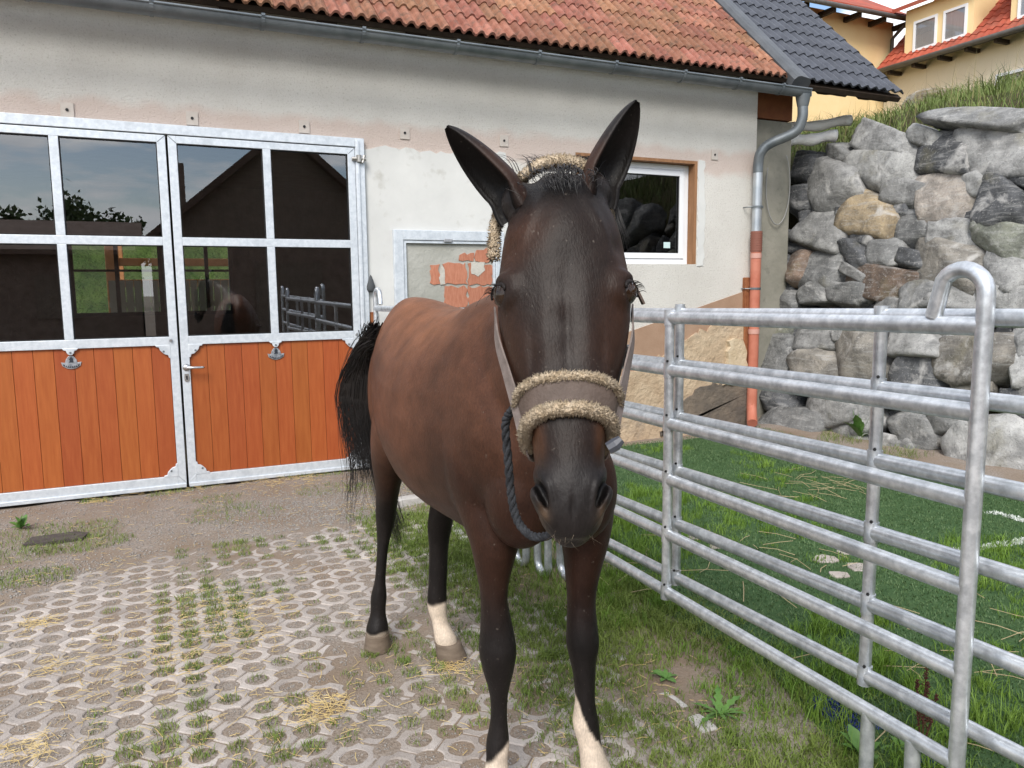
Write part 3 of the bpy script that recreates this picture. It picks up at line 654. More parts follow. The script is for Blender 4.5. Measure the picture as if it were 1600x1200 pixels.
# ---------------- gutter and downpipe
gy, gzz, gr = -0.425, 3.484, 0.070
prof = [(gy + gr * math.cos(a), gzz + gr * math.sin(a)) for a in np.linspace(math.pi, 2 * math.pi, 13)]
prof_in = [(gy + (gr - .004) * math.cos(a), gzz + (gr - .004) * math.sin(a)) for a in np.linspace(2 * math.pi, math.pi, 13)]
g = MB(); g.prism(prof + prof_in, 'x', -7.0, 5.99)
g.tube([(-7.0, gy - gr, gzz), (5.99, gy - gr, gzz)], 0.010, 10)
g.box(5.985, 5.992, gy - gr, gy + gr, gzz - gr, gzz)
gut = sm_angle(spart(g, 'gutter', ZINC), 50)
for x in (-1.5, -0.766, -0.03, 0.70, 1.434, 2.198, 2.927, 3.684, 4.429, 5.078, 5.62):
    b = MB(); pr = [(gy + (gr + .006) * math.cos(a), gzz + (gr + .006) * math.sin(a)) for a in np.linspace(math.pi * 0.98, 2 * math.pi, 12)]; pi_ = [(gy + (gr + .001) * math.cos(a), gzz + (gr + .001) * math.sin(a)) for a in np.linspace(2 * math.pi, math.pi * 0.98, 12)]
    b.prism(pr + pi_, 'x', x - .013, x + .013); b.box(x - .013, x + .013, gy - gr - .016, gy - gr + .012, gzz + .004, gzz + .020); b.box(x - .010, x + .010, gy - gr, gy + gr + .05, gzz + .012, gzz + .017)
    spart(b, 'gutter_bracket', ZINC, gut)
px0 = 5.945
dp = MB(); dp.tube([(px0, gy, gzz - .045), (px0, gy, gzz - .10), (px0, gy, gzz - .16)], [0.075, 0.066, 0.053], 16)
path = spline([(px0, gy, 3.335), (px0, gy + .005, 3.20), (px0 - .04, gy + .06, 3.08), (px0 - .20, gy + .24, 2.985), (5.685, -0.125, 2.90), (5.680, -0.10, 2.80), (5.680, -0.10, 2.70)], 30)
dp.tube([tuple(q) for q in path], 0.051, 16)
dpo = sm_angle(spart(dp, 'downpipe', ZINC), 50)
q = MB(); q.tube([(5.680, -0.10, 2.72), (5.680, -0.10, 2.10)], 0.049, 16); q.tube([(5.680, -0.10, 2.335), (5.680, -0.10, 2.365)], 0.055, 16); sm_angle(spart(q, 'zinc_section', ZINC_LIGHT, dpo), 50)
q = MB(); q.tube([(5.683, -0.10, 2.10), (5.683, -0.10, 0.30), (5.678, -0.105, 0.22), (5.60, -0.20, 0.12), (5.56, -0.25, 0.08)], 0.055, 16)
sm_angle(spart(q, 'plastic_section', TERRACOTTA_PIPE, dpo), 50)
q = MB(); q.tube([(5.683, -0.10, 1.885), (5.683, -0.10, 2.10)], 0.060, 16)
for zz in np.arange(1.90, 2.09, 0.025): q.tube([(5.683, -0.10, zz), (5.683, -0.10, zz + .010)], 0.063, 16)
sm_angle(spart(q, 'ribbed_sleeve', mat('sleeve_brown', (0.22, 0.085, 0.06), rough=0.6), dpo), 50)
for zz in (1.82, 1.02):
    q = MB(); q.tube([(5.683, -0.10, zz), (5.683, -0.10, zz + .05)], [0.060, 0.060], 16); sm_angle(spart(q, 'socket_ring', mat('socket_pink', (0.52, 0.29, 0.24), rough=0.5), dpo), 50)
for zz in (2.34, 1.49):
    q = MB(); q.tube([(5.683, -0.10, zz), (5.683, -0.10, zz + .022)], [0.0605, 0.0605], 16); q.tube([(5.63, -0.10, zz + .011), (5.585, -0.06, zz + .011), (5.585, 0.0, zz + .011)], 0.006, 6); spart(q, 'pipe_clamp', ZINC, dpo)
# ------------------------------------------------------------------ rock retaining wall
def rock_material():
    m = bpy.data.materials.new('boulder'); m.use_nodes = True; nt = m.node_tree; b = nt.nodes['Principled BSDF']; K = nt.links.new
    b.inputs['Roughness'].default_value = 0.9; b.inputs['Specular IOR Level'].default_value = 0.25
    oi = nt.nodes.new('ShaderNodeObjectInfo'); tcn = nt.nodes.new('ShaderNodeTexCoord')
    ml = nt.nodes.new('ShaderNodeMath'); ml.operation = 'MULTIPLY'; ml.inputs[1].default_value = 91.0; K(oi.outputs['Random'], ml.inputs[0])
    va = nt.nodes.new('ShaderNodeVectorMath'); va.operation = 'ADD'; K(tcn.outputs['Object'], va.inputs[0]); K(ml.outputs[0], va.inputs[1]); vec = va.outputs[0]
    def noise(sc, det=8, ro=0.62, dist=0.0, v=None):
        n = nt.nodes.new('ShaderNodeTexNoise'); n.inputs['Scale'].default_value = sc; n.inputs['Detail'].default_value = det; n.inputs['Roughness'].default_value = ro; n.inputs['Distortion'].default_value = dist
        K(v or vec, n.inputs['Vector']); return n.outputs['Fac']
    def rng(s, a, c, lo=0.0, hi=1.0):
        r = nt.nodes.new('ShaderNodeMapRange'); r.inputs['From Min'].default_value = a; r.inputs['From Max'].default_value = c; r.inputs['To Min'].default_value = lo; r.inputs['To Max'].default_value = hi; K(s, r.inputs['Value']); return r.outputs[0]
    def mix(fac, A, B, typ='MIX'):
        x = nt.nodes.new('ShaderNodeMix'); x.data_type = 'RGBA'; x.blend_type = typ; K(fac, x.inputs[0]) if not isinstance(fac, float) else setattr(x.inputs[0], 'default_value', fac)
        for s, v in ((x.inputs[6], A), (x.inputs[7], B)):
            if isinstance(v, tuple): s.default_value = (*v, 1)
            else: K(v, s)
        return x.outputs[2]
    dark = mix(rng(noise(6, dist=0.6), 0.38, 0.62), oi.outputs['Color'], (0.030, 0.032, 0.034))
    dk = mix(0.55, oi.outputs['Color'], dark)
    # foliation streaks
    mpn = nt.nodes.new('ShaderNodeMapping'); mpn.inputs['Rotation'].default_value = (0.5, 0.7, 0.3); mpn.inputs['Scale'].default_value = (3, 3, 22); K(vec, mpn.inputs['Vector'])
    st = mix(rng(noise(1.6, 6, 0.6, 0.5, mpn.outputs[0]), 0.52, 0.72, 0, 0.55), dk, (0.40, 0.40, 0.39))
    sp = mix(rng(noise(48, 3, 0.7), 0.58, 0.72, 0, 0.55), st, (0.50, 0.49, 0.47))
    sp2 = mix(rng(noise(70, 2, 0.7), 0.60, 0.70, 0, 0.5), sp, (0.035, 0.035, 0.037))
    li = mix(rng(noise(2.2, 5, 0.6), 0.60, 0.74, 0, 0.45), sp2, (0.185, 0.165, 0.085))
    li = mix(rng(noise(2.8, 6, 0.6, 0.8), 0.58, 0.68, 0, 0.60), li, (0.56, 0.55, 0.53))
    K(li, b.inputs['Base Color'])
    bn = nt.nodes.new('ShaderNodeBump'); bn.inputs['Strength'].default_value = 0.9; bn.inputs['Distance'].default_value = 0.03; K(noise(11, 9, 0.68, 0.3), bn.inputs['Height']); K(bn.outputs[0], b.inputs['Normal'])
    return m
ROCKM = rock_material()
ico = bmesh.new(); bmesh.ops.create_icosphere(ico, subdivisions=4, radius=1.0)
ICO_V = np.array([v.co for v in ico.verts]); ICO_F = np.array([[v.index for v in f.verts] for f in ico.faces]); ico.free()
def rock_shape(rs, nplanes=11, sharp=34.0, boxy=0.5):
    """unit boulder: smooth minimum of random planes, plus broken relief"""
    rr = np.random.default_rng(rs)
    n = rr.normal(size=(nplanes, 3)); n /= np.linalg.norm(n, axis=1)[:, None]
    ax = np.array([[1, 0, 0], [-1, 0, 0], [0, 1, 0], [0, -1, 0], [0, 0, 1], [0, 0, -1]]) + rr.normal(scale=0.16, size=(6, 3)); ax /= np.linalg.norm(ax, axis=1)[:, None]
    N = np.vstack([ax, n]); d = np.concatenate([rr.uniform(0.84, 1.0, 6), rr.uniform(0.86, 1.22, nplanes)])
    c = np.clip(ICO_V @ N.T, 0, None) / d
    r = (c ** sharp).sum(1) ** (-1.0 / sharp)
    P = ICO_V * r[:, None]
    off = rr.uniform(0, 50, 3); disp = np.zeros(len(P))
    for k, p in enumerate(P):
        q = Vector(p * 1.6 + off); disp[k] = 0.050 * mnoise.fractal(q, 1.0, 2.0, 5) + 0.035 * abs(mnoise.noise(q * 3.1))
    return P * (1 + disp)[:, None]
rock_wall = empty('rock_wall', (6.2, -1.5, 0))
tag(rock_wall, 'dry retaining wall of large grey boulders beside the stable', 'wall')
LEAN = 0.30; BX = 5.98
WN = Vector((-1, 0, LEAN)).normalized(); WP = Vector((BX, 0, 0))
G1, G2, G3, DK, OC, PK, BR, WH, GN, RU = (0.185, 0.187, 0.184), (0.26, 0.26, 0.254), (0.33, 0.33, 0.32), (0.088, 0.091, 0.096), (0.285, 0.225, 0.145), (0.36, 0.32, 0.28), (0.215, 0.200, 0.175), (0.46, 0.46, 0.45), (0.160, 0.167, 0.138), (0.165, 0.120, 0.092)
S = 3.478
Z2 = [(425, 390, 195, 165, 0, DK), (590, 312, 155, 115, 0, G1), (578, 492, 295, 330, 8, G2), (820, 250, 320, 150, -22, G2), (865, 385, 365, 240, -8, G3), (1165, 318, 265, 255, 0, DK), (1440, 275, 345, 295, 10, G2), (1400, 125, 460, 130, -4, G1),
      (1540, 395, 230, 165, -10, DK), (395, 552, 125, 165, 0, DK), (748, 655, 300, 275, -10, OC), (965, 530, 290, 165, -6, G2), (1190, 560, 350, 275, 8, PK), (1345, 478, 210, 140, 0, G2), (1475, 600, 290, 260, -15, DK), (500, 745, 265, 225, -12, G2),
      (420, 672, 110, 95, 0, DK), (325, 792, 160, 145, 10, DK), (985, 705, 200, 195, 12, G1), (925, 622, 100, 90, 0, DK), (1205, 762, 310, 155, -6, G2), (1480, 772, 330, 200, -18, GN), (682, 865, 150, 160, 5, DK), (850, 850, 220, 155, 10, G1), (985, 885, 210, 120, -15, DK),
      (252, 940, 195, 175, 0, DK), (392, 932, 140, 185, -10, RU), (498, 970, 285, 250, 6, G1), (1185, 925, 410, 270, -14, BR), (1520, 930, 270, 240, -5, G2), (825, 1012, 390, 175, -8, RU), (690, 965, 140, 65, -28, G2), (250, 1052, 205, 80, 0, DK), (590, 1046, 110, 70, 0, G2),
      (1080, 225, 200, 110, -18, G3), (740, 790, 110, 90, 0, DK), (1100, 600, 120, 90, 0, DK), (640, 640, 90, 70, 0, DK)]
Z3 = [(235, 400, 245, 205, 4, G1), (450, 292, 240, 170, 6, G2), (290, 112, 185, 115, -5, G1), (235, 285, 190, 80, 0, GN), (700, 395, 270, 275, 8, BR), (1025, 340, 290, 160, -4, G2), (1370, 410, 440, 275, 8, BR), (1030, 512, 310, 180, 5, DK), (478, 480, 280, 205, 10, BR), (525, 680, 290, 220, 14, G2),
      (240, 645, 200, 125, 0, DK), (330, 775, 450, 190, 6, G1), (735, 740, 180, 175, 20, G2), (1010, 800, 250, 270, 30, G1), (665, 835, 240, 145, -8, G2), (940, 912, 170, 115, 10, G2), (1410, 905, 450, 375, 6, WH), (1330, 572, 190, 90, 0, BR), (1185, 482, 100, 105, 0, G2), (1590, 490, 110, 190, 0, WH),
      (1185, 765, 190, 130, 0, G1), (880, 130, 200, 90, -5, G2), (1060, 75, 230, 150, 6, G1), (1250, 75, 260, 160, -10, G2), (1490, 95, 290, 180, 5, G3), (1050, 965, 200, 90, 0, G2), (595, 290, 75, 75, 0, G2), (1230, 292, 140, 55, -10, WH), (1620, 330, 150, 160, 0, G2), (640, 70, 230, 120, -6, G1), (480, 60, 180, 110, 4, G1), (1560, 660, 150, 150, 0, DK), (850, 870, 130, 90, 0, G2), (130, 520, 150, 130, 0, G1), (1640, 640, 200, 190, 0, G2), (730, 220, 160, 70, 0, G1), (860, 640, 130, 90, 0, G1)]
rocks = [(1140 + a / S, 150 + b / S, w_ / S, h_ / S, r_, c) for a, b, w_, h_, r_, c in Z2] + [(1140 + a / S, 440 + b / S, w_ / S, h_ / S, r_, c) for a, b, w_, h_, r_, c in Z3]
def add_rock(C, U, Vv, dep, ang, col, seed, parent, name='rock', wall_n=WN):
    """C centre on the wall face, U / Vv half-extent vectors in the wall plane"""
    P = rock_shape(seed)
    ca, sa = math.cos(ang), math.sin(ang)
    u = U.normalized(); v = Vv.normalized(); a, b = U.length, Vv.length
    X_ = np.array(u * ca + v * sa) * a; Y_ = np.array(v * ca - u * sa) * b; N_ = np.array(wall_n) * dep
    W = P[:, :1] * X_ + P[:, 1:2] * Y_ + P[:, 2:3] * N_
    me = tri_mesh(name, W, ICO_F, True)
    o = ob(name, me, ROCKM, parent); o.location = Vector(C) - (parent.location if parent else Vector((0, 0, 0))); o.color = (*col, 1)
    return o
rrng = random.Random(21)
for k, (cx, cy, ww, hh, rot, col) in enumerate(rocks):
    C = hit(cx, cy, WN, WP); U = (hit(cx + ww / 2, cy, WN, WP) - hit(cx - ww / 2, cy, WN, WP)) / 2; Vv = (hit(cx, cy - hh / 2, WN, WP) - hit(cx, cy + hh / 2, WN, WP)) / 2
    j = rrng.uniform(1.05, 1.5); col = tuple(min(1, c * j) for c in col)
    if U.length > 0.75: U = U.normalized() * (0.75 + 0.25 * (U.length - 0.75))
    dep = 0.62 * math.sqrt(U.length * Vv.length) + 0.06
    C = C - WN * (dep * 0.55) + WN * rrng.uniform(-0.03, 0.05)
    add_rock(C, U * 1.12, Vv * 1.14, dep, R(rot), col, 100 + k, rock_wall)
for k in range(34):      # the wall goes on towards the camera's right, outside the frame
    y = -3.3 - (k % 9) * 0.52 - rrng.uniform(0, .2); z = 0.3 + (k // 9) * 0.72 + rrng.uniform(-.1, .1)
    C = Vector((BX + LEAN * z + 0.1, y, z)); 
    q = px_of(C)
    if q and -50 < q[0] < 1625: continue
    s = rrng.uniform(0.30, 0.46); add_rock(C, Vector((0, s, 0)), Vector((LEAN, 0, 1)).normalized() * s * 0.85, s * 0.7, rrng.uniform(-.3, .3), rrng.choice([G1, G2, G3, DK, BR]), 400 + k, rock_wall)
fr_ = MB()
SM = 0
for k in range(70):     # small wedging stones in the gaps behind the big ones
    y = rrng.uniform(-3.4, 0.15); z = rrng.uniform(0.1, 2.6); s = rrng.uniform(0.10, 0.2)
    C = Vector((BX + LEAN * z + 0.22, y, z)); add_rock(C, Vector((0, s, 0)), Vector((LEAN, 0, 1)).normalized() * s, s, rrng.uniform(-.5, .5), rrng.choice([G1, DK, DK, BR]), 500 + k % 12, rock_wall)
# lone boulder lying in the grass of the bank
p0 = depth_pt(1455, 172, 13.0)
lone = add_rock(p0, Vector((0.42, -0.32, 0)) * 0.75, Vector((0, 0, 0.30)), 0.3, R(-8), (0.30, 0.235, 0.145), 777, None, 'boulder', Vector((-.42, -.9, 0)).normalized())
tag(lone, 'brown boulder lying in the long grass above the rock wall', 'boulder')

# rolled white sheeting lying on the bank behind the corner of the stable
SHEET = mat('white_sheeting', (0.80, 0.78, 0.74), (0.86, 0.85, 0.83), scale=7, rough=0.6, bump=0.6, bscale=25, bdist=0.02)
for (a, b, r_, lab) in (((6.50, 0.42, 3.30), (7.25, 0.15, 3.40), 0.062, 'upper roll of white sheeting on the bank behind the downpipe'), ((6.45, 0.35, 3.15), (6.98, 0.10, 3.20), 0.070, 'lower roll of white sheeting on the bank behind the downpipe')):
    q = MB(); A_, B_ = Vector(a), Vector(b); pts = [A_.lerp(B_, t) + Vector((0, 0, 0.012 * math.sin(9 * t))) for t in np.linspace(0, 1, 12)]
    q.tube(pts, [r_ * (0.8 + 0.2 * math.sin(7 * t + 1) ** 2) for t in np.linspace(0, 1, 12)], 12)
    tag(q.build('sheeting_roll', SHEET, smooth=True), lab, 'roll')

# ------------------------------------------------------------------ steel corral panels
def fence_panel(label, x, y_near, y_far, zr, posts, legs, rail_r=0.021, lean=0.0, hoops=(True, True), holes=True, dx=0.0):
    root = empty('corral_panel', (x, y_near, 0)); tag(root, label, 'fence panel', 'galvanised corral panels')
    def add(mb, name, m=GALV_TUBE): return sm_angle(mb.build(name, m, root), 45)
    Lp = y_far - y_near
    P = lambda yy, z: (dx * yy / Lp, yy, z)
    for z0, z1 in zr:
        q = MB(); n = 14; V = []
        for yy, zz in ((0.0, z0), (Lp, z1)):          # flattened oval rail
            for k in range(n):
                an = 2 * math.pi * k / n; V.append((dx * yy / Lp + 0.019 * math.cos(an), yy, zz + 0.0235 * math.sin(an)))
        q.add(V, [(k, (k + 1) % n, n + (k + 1) % n, n + k) for k in range(n)] + [tuple(range(n))[::-1], tuple(range(n, 2 * n))])
        add(q, 'rail')
    zt, zb = zr[0][0], zr[-1][0]
    for yy, sgn, hoop in ((0.0, 1, hoops[0]), (Lp, -1, hoops[1])):
        q = MB(); r0 = 0.062; pts = []
        pts += [P(yy + sgn * (0.125), zb - 0.005), P(yy + sgn * (0.122), 0.10)]
        for a in np.linspace(0, math.pi, 9): pts.append(P(yy + sgn * (r0 - r0 * math.cos(math.pi - a)), 0.075 - r0 * math.sin(a)))
        pts += [P(yy, 0.3), P(yy, 0.9), P(yy, zt + 0.05)]
        for a in np.linspace(0, math.pi * 0.80, 11): pts.append(P(yy + sgn * (r0 - r0 * math.cos(a)), zt + 0.075 + r0 * math.sin(a)))
        pts.append(P(yy + sgn * 0.135, zt + 0.018))
        add(q.tube(pts, 0.0205, 14), 'end_post')
    for yy in posts:
        q = MB(); q.tube([P(yy, zt), P(yy, zb)], 0.0185, 14); add(q, 'upright')
        for z0, z1 in zr:
            zz = z0 + (z1 - z0) * yy / Lp
            q = MB(); q.tube([P(yy, zz - .030), P(yy, zz + .030)], [0.0215, 0.0215], 12); 
            o = add(q, 'weld_collar')
            if holes and zz < zt - .05: add(MB().tube([(P(yy, 0)[0] - .017, yy - .012, zz + .036), (P(yy, 0)[0] - .021, yy - .015, zz + .036)], 0.005, 6), 'drain_hole', BLACK)
    for yy in legs:
        q = MB(); q.tube([P(yy, zb), P(yy, 0.0)], 0.020, 12); add(q, 'leg')
    return root
fence_panel('galvanised panel with hooped end post standing in front of its twin', 1.66, -5.315, -2.92, [(1.420, 1.392), (1.210, 1.197), (0.988, 0.997), (0.763, 0.775), (0.538, 0.550), (0.297, 0.316)], [1.245], [0.27])
fence_panel('galvanised panel on the boulder side, running on past the hooped end post', 1.745, -6.35, -3.02, [(1.455, 1.400), (1.240, 1.203), (1.030, 0.990), (0.820, 0.765), (0.598, 0.545), (0.372, 0.318)], [1.395, 2.33], [0.4, 3.0], hoops=(True, True))
fence_panel('galvanised panel half hidden behind the horse, its hoop against the stable wall', 1.62, -2.86, -0.22, [(1.392, 1.375), (1.180, 1.165), (0.965, 0.955), (0.750, 0.745), (0.530, 0.530), (0.31, 0.31)], [1.3], [], dx=-0.09)

# ------------------------------------------------------------------ houses on the slope
YEL = mat('yellow_render', (0.76, 0.57, 0.30), (0.80, 0.62, 0.35), scale=1.2, rough=0.9, bump=0.15, bscale=80)
CRM = mat('cream_render', (0.78, 0.68, 0.52), (0.82, 0.73, 0.58), scale=0.8, rough=0.9, bump=0.15, bscale=80)
RTILE = mat('house_tile', (0.30, 0.052, 0.028), (0.40, 0.092, 0.050), scale=3.0, rough=0.75, bump=0.3, bscale=30, third=((0.20, 0.075, 0.05), 1.4, 0.5, 0.75))
EAVE = mat('eave_grey', (0.085, 0.082, 0.078), (0.12, 0.115, 0.11), scale=4, rough=0.6)
HG = glass_mat('house_glass', 2.0, (0.8, 0.8, 0.8))
CURT = mat('curtain', (0.60, 0.59, 0.60), (0.70, 0.69, 0.69), scale=3, rough=0.9, stretch=(1, 8, 0.3))
def house_window(parent, axis, pos, a0, a1, z0, z1, inside):
    """pane set in a white frame on a wall whose outward normal is -axis"""
    def B(u0, u1, d0, d1, zz0, zz1):
        q = MB()
        if axis == 'x': q.box(pos + d0, pos + d1, u0, u1, zz0, zz1)
        else: q.box(u0, u1, pos + d0, pos + d1, zz0, zz1)
        return q
    f = MB(); t = 0.075
    for (u0, u1, c0, c1) in ((a0, a0 + t, z0, z1), (a1 - t, a1, z0, z1), (a0 + t, a1 - t, z0, z0 + t), (a0 + t, a1 - t, z1 - t, z1)):
        g_ = B(u0, u1, -0.03, 0.06, c0, c1); f.add(g_.V, g_.F)
    w_ = f.build('window', WHITE_PVC, parent)
    B(a0 + t, a1 - t, 0.00, 0.01, z0 + t, z1 - t).build('pane', HG, w_)
    B(a0 + t, a1 - t, 0.05, 0.055, z0 + t, z1 - t).build('curtain', inside, w_)
    B(a0 - .05, a1 + .05, -0.08, -0.031, z0 - .05, z0).build('sill', WHITE_PVC, w_)
cream = empty('cream_house', (0, 0, 0)); tag(cream, 'cream house with red tiled roof and dormers on the slope above the boulders', 'house')
c = MB(); c.box(21.0, 29.0, 1.0, 11.28, 4.0, 8.45); c.build('wall', CRM, cream)
for (a0, a1, z0, z1) in ((9.36, 10.08, 5.9, 7.16), (6.6, 7.66, 5.9, 7.14), (3.6, 4.6, 5.9, 7.14)):
    house_window(cream, 'x', 20.93, a0, a1, z0, z1, CURT)
ra = R(44); SL = 7.0
def cr_pt(y, a, up=0.0): return (20.42 + a * math.cos(ra) - up * math.sin(ra), y, 8.06 + a * math.sin(ra) + up * math.cos(ra))
r = MB(); V = [cr_pt(y, a, u) for u in (-0.16, -0.04) for a in (0.0, SL) for y in (0.4, 11.25)]
r.add(V, [(0, 1, 3, 2), (4, 6, 7, 5), (0, 4, 5, 1), (2, 3, 7, 6), (0, 2, 6, 4), (1, 5, 7, 3)]); croof = r.build('roof', EAVE, cream)
hp = [0.02 + 0.045 * (0.5 + 0.5 * math.cos(2 * math.pi * (q - 0.5))) for q in np.linspace(0, 1, 7)]
V = []; F = []
for row in range(20):
    for cc in range(48):
        a = row * 0.34; y0_ = 11.2 - cc * 0.222; b_ = len(V)
        for aa, lift in ((a - .02, 0.025), (a + 0.36, 0.0)):
            for k, hh in enumerate(hp): V.append(cr_pt(y0_ - 0.222 * k / 6, aa, hh + lift - 0.04))
        for k, hh in enumerate(hp): V.append(cr_pt(y0_ - 0.222 * k / 6, a - .02, -0.045))
        F += [(b_ + k, b_ + k + 1, b_ + 8 + k, b_ + 7 + k) for k in range(6)] + [(b_ + 14 + k, b_ + 15 + k, b_ + k + 1, b_ + k) for k in range(6)]
ob('tile_field', mesh('tile_field', V, F), RTILE, croof, kind='stuff')
q = MB(); q.tube([(20.36, 0.4, 8.00), (20.36, 11.2, 8.00)], 0.07, 10); q.build('gutter', EAVE, cream, smooth=True)
for k in range(13):
    y0_ = 10.7 - k * 0.82; q = MB(); q.box(20.46, 20.98, y0_ - .05, y0_ + .05, 7.86, 7.97); q.build('rafter_end', DARKWOOD, croof)
def dormer(y0_, y1_, wins):
    d = MB(); d.prism([(20.75, 8.32), (20.75, 9.62), (22.1, 9.62)], 'y', y0_, y1_); D_ = d.build('dormer', YEL, cream)
    for (a0, a1) in wins: house_window(D_, 'x', 20.74, a0, a1, 8.40, 9.24, CURT) if False else None
    rr_ = MB(); rr_.prism([(20.45, 9.58), (20.45, 9.70), (22.6, 10.55), (22.6, 10.43)], 'y', y0_ - .25, y1_ + .25); rr_.build('dormer_roof', RTILE, D_)
    for (a0, a1) in wins:
        f = MB(); t = 0.07
        for (u0, u1, c0, c1) in ((a0, a0 + t, 8.36, 9.22), (a1 - t, a1, 8.36, 9.22), (a0 + t, a1 - t, 8.36, 8.43), (a0 + t, a1 - t, 9.15, 9.22)): f.box(20.71, 20.80, u0, u1, c0, c1)
        f.build('window_frame', WHITE_PVC, D_); MB().box(20.735, 20.742, a0 + t, a1 - t, 8.43, 9.15).build('pane', HG, D_); MB().box(20.7425, 20.748, a0 + t, a1 - t, 8.43, 9.15).build('curtain', CURT, D_)
    return D_
dormer(8.27, 10.42, ((9.36, 10.12), (8.45, 9.17)))
dormer(4.9, 7.25, ((6.2, 7.05), (5.1, 5.95)))
yel = empty('yellow_house', (0, 0, 0)); tag(yel, 'yellow house with overhanging eave standing behind the dark tiled roof', 'house')
MB().box(13.0, 21.30, 11.30, 20.0, 4.0, 9.62).build('wall', YEL, yel)
house_window(yel, 'y', 11.23, 17.55, 18.22, 8.2, 9.33, CURT)
rr_ = MB(); rr_.prism([(10.68, 9.50), (10.68, 9.64), (15.6, 12.6), (20.6, 9.64), (20.6, 9.50), (15.6, 12.46)], 'x', 12.6, 21.45); yr = rr_.build('roof', RTILE, yel)
for k in range(8): MB().box(14.0 + k * 1.03, 14.12 + k * 1.03, 10.72, 11.29, 9.36, 9.50).build('rafter_end', DARKWOOD, yr)
q = MB(); q.tube([(12.6, 10.62, 9.50), (21.45, 10.62, 9.50)], 0.07, 10); q.build('gutter', EAVE, yel, smooth=True)
q = MB(); q.tube([(21.16, 10.70, 9.45), (21.16, 11.0, 9.25), (21.16, 11.20, 9.1), (21.16, 11.20, 4.5)], 0.055, 10); q.build('downpipe', EAVE, yel, smooth=True)

# ------------------------------------------------------------------ behind the stable and behind the camera (seen through and in the panes)
ORANGE = mat('larch_beams', (0.52, 0.215, 0.085), (0.60, 0.27, 0.12), scale=6, rough=0.7)
rk = empty('timber_shelter', (0.0, 8.5, 0)); tag(rk, 'orange timber shelter frame outside the back windows of the stable', 'shelter')
for (x, y) in ((-0.72, 8.2), (1.55, 8.2), (-0.72, 10.6), (1.55, 10.6)): q = MB().box(x - .1, x + .1, y - .1 - 8.5, y + .1 - 8.5, 0, 3.1).build('post', ORANGE, rk, bevel=0.01)
for z in (1.62, 1.98, 2.34, 2.75): MB().box(-0.62, 1.45, -0.36, -0.24, z, z + .13).build('beam', ORANGE, rk, bevel=0.01)
MB().box(-1.0, 1.9, -0.6, 2.4, 3.1, 3.22).build('roof_deck', ORANGE, rk)
bf_ = empty('board_fence', (-0.2, 7.2, 0)); tag(bf_, 'pale board fence outside the back windows of the stable', 'fence')
PALE = mat('pale_boards', (0.74, 0.71, 0.64), (0.82, 0.79, 0.73), scale=9, rough=0.85, vary=0.12, stretch=(6, 6, 0.7))
for k in range(22): MB().box(-0.55 + k * .118, -0.55 + k * .118 + .108, -0.02, 0.012, 0.1, 1.72).build('board', PALE, bf_)
for z in (0.4, 1.3): MB().box(-0.56, 2.05, 0.013, 0.06, z, z + .08).build('rail', PALE, bf_)
HAY = mat('hay', (0.20, 0.13, 0.05), (0.32, 0.23, 0.10), scale=25, rough=1.0, bump=1.0, bscale=60, bdist=0.03)
bm = bmesh.new(); bmesh.ops.create_cube(bm, size=1); bmesh.ops.subdivide_edges(bm, edges=bm.edges, cuts=10, use_grid_fill=True)
for v in bm.verts: v.co += v.normal * 0.0 + Vector([0.05 * mnoise.noise(v.co * 6 + Vector((i * 9, 0, 0))) for i in range(3)])
hme = bpy.data.meshes.new('hay_bale'); bm.to_mesh(hme); bm.free()
hb_ = ob('hay_bale', hme, HAY); hb_.scale = (1.25, 0.9, 0.95); hb_.location = (0.95, 3.3, 0.47); tag(hb_, 'hay bale lying inside the stable behind the door glass', 'hay bale')
hb_['category'] = 'hay bale'
barn = empty('brick_barn', (3.3, -15.5, 0)); tag(barn, 'dark gabled brick barn across the yard, mirrored in the door panes', 'barn')
BB = mat('dark_brick', (0.17, 0.12, 0.095), (0.24, 0.18, 0.145), scale=5, rough=0.95, bump=0.5, bscale=14)
DW = mat('barn_boards', (0.15, 0.115, 0.09), (0.21, 0.165, 0.13), scale=5, rough=0.9, stretch=(6, 1, 0.5))
q = MB(); q.box(-3.4, 3.4, -9.0, 0.0, -0.05, 2.9); q.build('wall', BB, barn)
q = MB(); q.prism([(-3.4, 2.9), (3.4, 2.9), (0, 5.75)], 'y', -9.0, -0.02); q.build('gable', DW, barn)
q = MB(); q.prism([(-3.75, 2.55), (0, 5.72), (3.75, 2.55), (3.75, 2.75), (0, 5.95), (-3.75, 2.75)], 'y', -9.2, 0.3); q.build('roof', mat('old_tile', (0.09, 0.06, 0.045), (0.13, 0.09, 0.07), scale=3, rough=0.9, bump=0.6, bscale=9, bdist=0.05), barn)
MB().box(-2.9, -2.4, -3.0, -2.5, 3.0, 5.2).build('chimney', BB, barn)
MB().box(-0.9, 0.9, -0.03, 0.05, 0, 2.3).build('door', DW, barn)
shed = empty('brick_shed', (-6.0, -16.2, 0)); tag(shed, 'long low brick shed beside the barn, mirrored in the lower door panes', 'shed')
MB().box(-9.0, 5.6, -5.0, 0.0, -0.05, 2.55).build('wall', BB, shed)
MB().prism([(-5.4, 2.5), (0.35, 2.5), (0.35, 2.62), (-2.5, 3.55), (-5.4, 2.62)], 'x', -9.2, 5.7).build('roof', mat('shed_tile', (0.13, 0.085, 0.065), (0.18, 0.125, 0.10), scale=3, rough=0.9, bump=0.6, bscale=9, bdist=0.05), shed)
for k in range(5): MB().box(-7.6 + k * 2.7, -6.6 + k * 2.7, -0.02, 0.04, 0.0 if k % 2 else 0.9, 2.0).build('door' if k % 2 else 'window', DW, shed)
